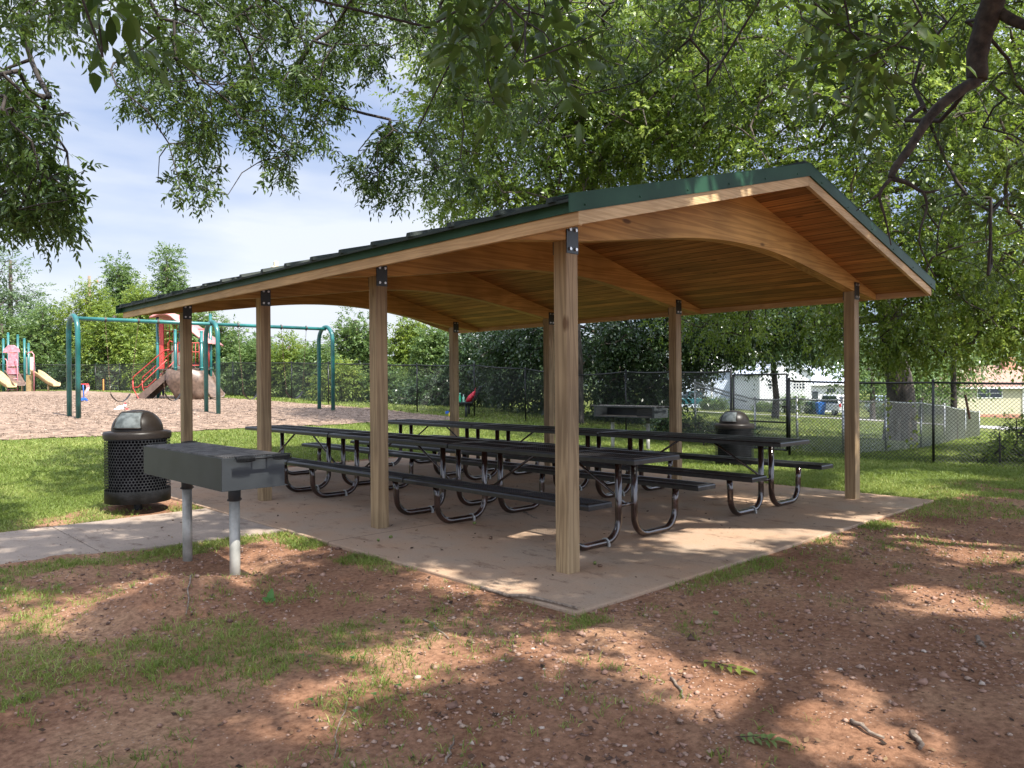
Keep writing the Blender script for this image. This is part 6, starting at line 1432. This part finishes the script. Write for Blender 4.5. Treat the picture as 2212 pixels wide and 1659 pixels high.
twig('thin curved twig lying in the sunny dirt below the slab edge, left of the corner', 918, 1341, 968, 1382, .007, 1)
twig('long dark stick lying flat along the slab edge left of the near corner', 1035, 1274, 1245, 1318, .013, 2)
twig('thick short twig on the red dirt left of the pale leaf sprig', 1452, 1468, 1482, 1510, .008, 3)
twig('stout forked stick in the bright dirt at the lower right', 1842, 1562, 1905, 1600, .010, 4)
twig('stubby upright looking stick at the end of the lower right light streak', 1968, 1590, 1992, 1622, .014, 5)
twig('long thin wand of a twig at the bottom edge left of centre', 745, 1520, 722, 1640, .004, 6)
twig('thin twig on the dirt at the bottom edge near the middle', 965, 1650, 985, 1590, .005, 7)
twig('short stick lying on the slab under the nearest bench', 1133, 1108, 1160, 1122, .009, 8)
twig('dark stick on the dirt right of the slab edge', 2112, 1380, 2125, 1402, .012, 9)
twig('pale twig on the dirt near the left grill mound', 415, 1290, 400, 1330, .006, 10)
def sprig(label, vx0, vy0, vx1, vy1, leaf, seed, n_=5, ll=.075):
    a = np.array(gp_(vx0, vy0)); c_ = np.array(gp_(vx1, vy1)); a[2] += .012; c_[2] += .012; d = c_ - a; L = np.linalg.norm(d); d = d / L; rng = np.random.default_rng(seed); s = np.cross([0, 0, 1.], d); t = thing('leaf_sprig', label, 'leaf', tuple(a))
    MB().tube([(0, 0, 0), tuple(d * L * .5 + np.array([0, 0, .012])), tuple(d * L)], [.002, .0016, .001], 5).build('stalk', M_TWIG, t)
    B_, D_, W_ = [], [], []
    for k in range(n_):
        for sg in (1, -1): B_.append(d * L * (k + .7) / (n_ + .2)); D_.append(d * .5 + s * sg * .9 + np.array([0, 0, .10 + .15 * rng.random()])); W_.append(ll * (.6 + .4 * (k + 1) / n_) * rng.uniform(.8, 1.1))
    B_.append(d * L); D_.append(d + np.array([0, 0, .1])); W_.append(ll * 1.15); B_, D_, W_ = np.array(B_), norm(np.array(D_)), np.array(W_)
    v_, f_ = leaflets(B_, D_, W_, W_ * .24, norm(np.array([[0, 0, 1.]] * len(B_)) + rng.normal(size=B_.shape) * .2), six=True, curl=.25); npmesh('leaflets', v_, f_, leaf, t, v=np.repeat(.6 + .3 * rng.random(len(B_)), 8))
sprig('pale yellowish fallen leaf sprig in the sun on the red dirt', 1508, 1434, 1600, 1452, L_YELL, 1)
sprig('dark green fallen leaf sprig near the bottom edge right of centre', 1590, 1598, 1668, 1606, L_MID, 2)
M_NUT = mat('green_nut_husk', (.10, .14, .03), .5, var=.3, scale=30, c2=(.22, .24, .06)); M_NUTB = mat('brown_nut', (.13, .075, .045), .6, var=.3, scale=40)
for k, (vx, vy, lb, m_) in enumerate([(844, 1163, 'green nut on the slab near the second front post, right one of the pair', M_NUT), (817, 1170, 'green nut on the slab near the second front post, left one of the pair', M_NUT), (1025, 1133, 'yellowish nut on the slab left of the sunlit mesh pattern', M_NUT), (1285, 1220, 'green nut on the slab right of the big corner post', M_NUT), (1296, 1226, 'round brown nut beside the green nut right of the corner post', M_NUTB), (1060, 1165, 'brown nut on the slab left of the big corner post', M_NUTB), (1546, 1329, 'green nut on the shaded gravel right of the slab corner', M_NUT)]):
    x, y, z = gp_(vx, vy); b = MB(); b.lathe([(0, 0)] + [(.016 * math.sin(a) * (1 + .15 * math.sin(3 * a)), .016 - .016 * math.cos(a)) for a in [math.pi * q / 8 for q in range(1, 8)]] + [(0, .033)], n=12)
    b.v = [(q[2] * 1.25 - .02, q[0], q[1] + .016) for q in b.v]; o = b.build('fallen_nut', m_); o.location = (x, y, z + .0005); o.rotation_euler = (0, 0, k * 1.3); tag(o, lb, 'nut', 'fallen nuts')
x, y, z = gp_(583, 1300); A = np.zeros((3, 3)); A[:, 2] = .005; t = thing('broadleaf_weed', 'bright green broad leaved weed on the dirt right of the grill posts', 'weed', (x, y, z))
v_, f_ = leaflets(A, norm(np.array([[.3, .2, 1.], [-.8, .3, .5], [.5, -.8, .4]])), np.array([.09, .06, .05]), np.array([.028, .02, .016]), norm(np.array([[-.6, -.7, .3]] * 3)), six=True)
b_ = npmesh('leaves', v_, f_, M_CLV, t, v=np.full(24, .8))
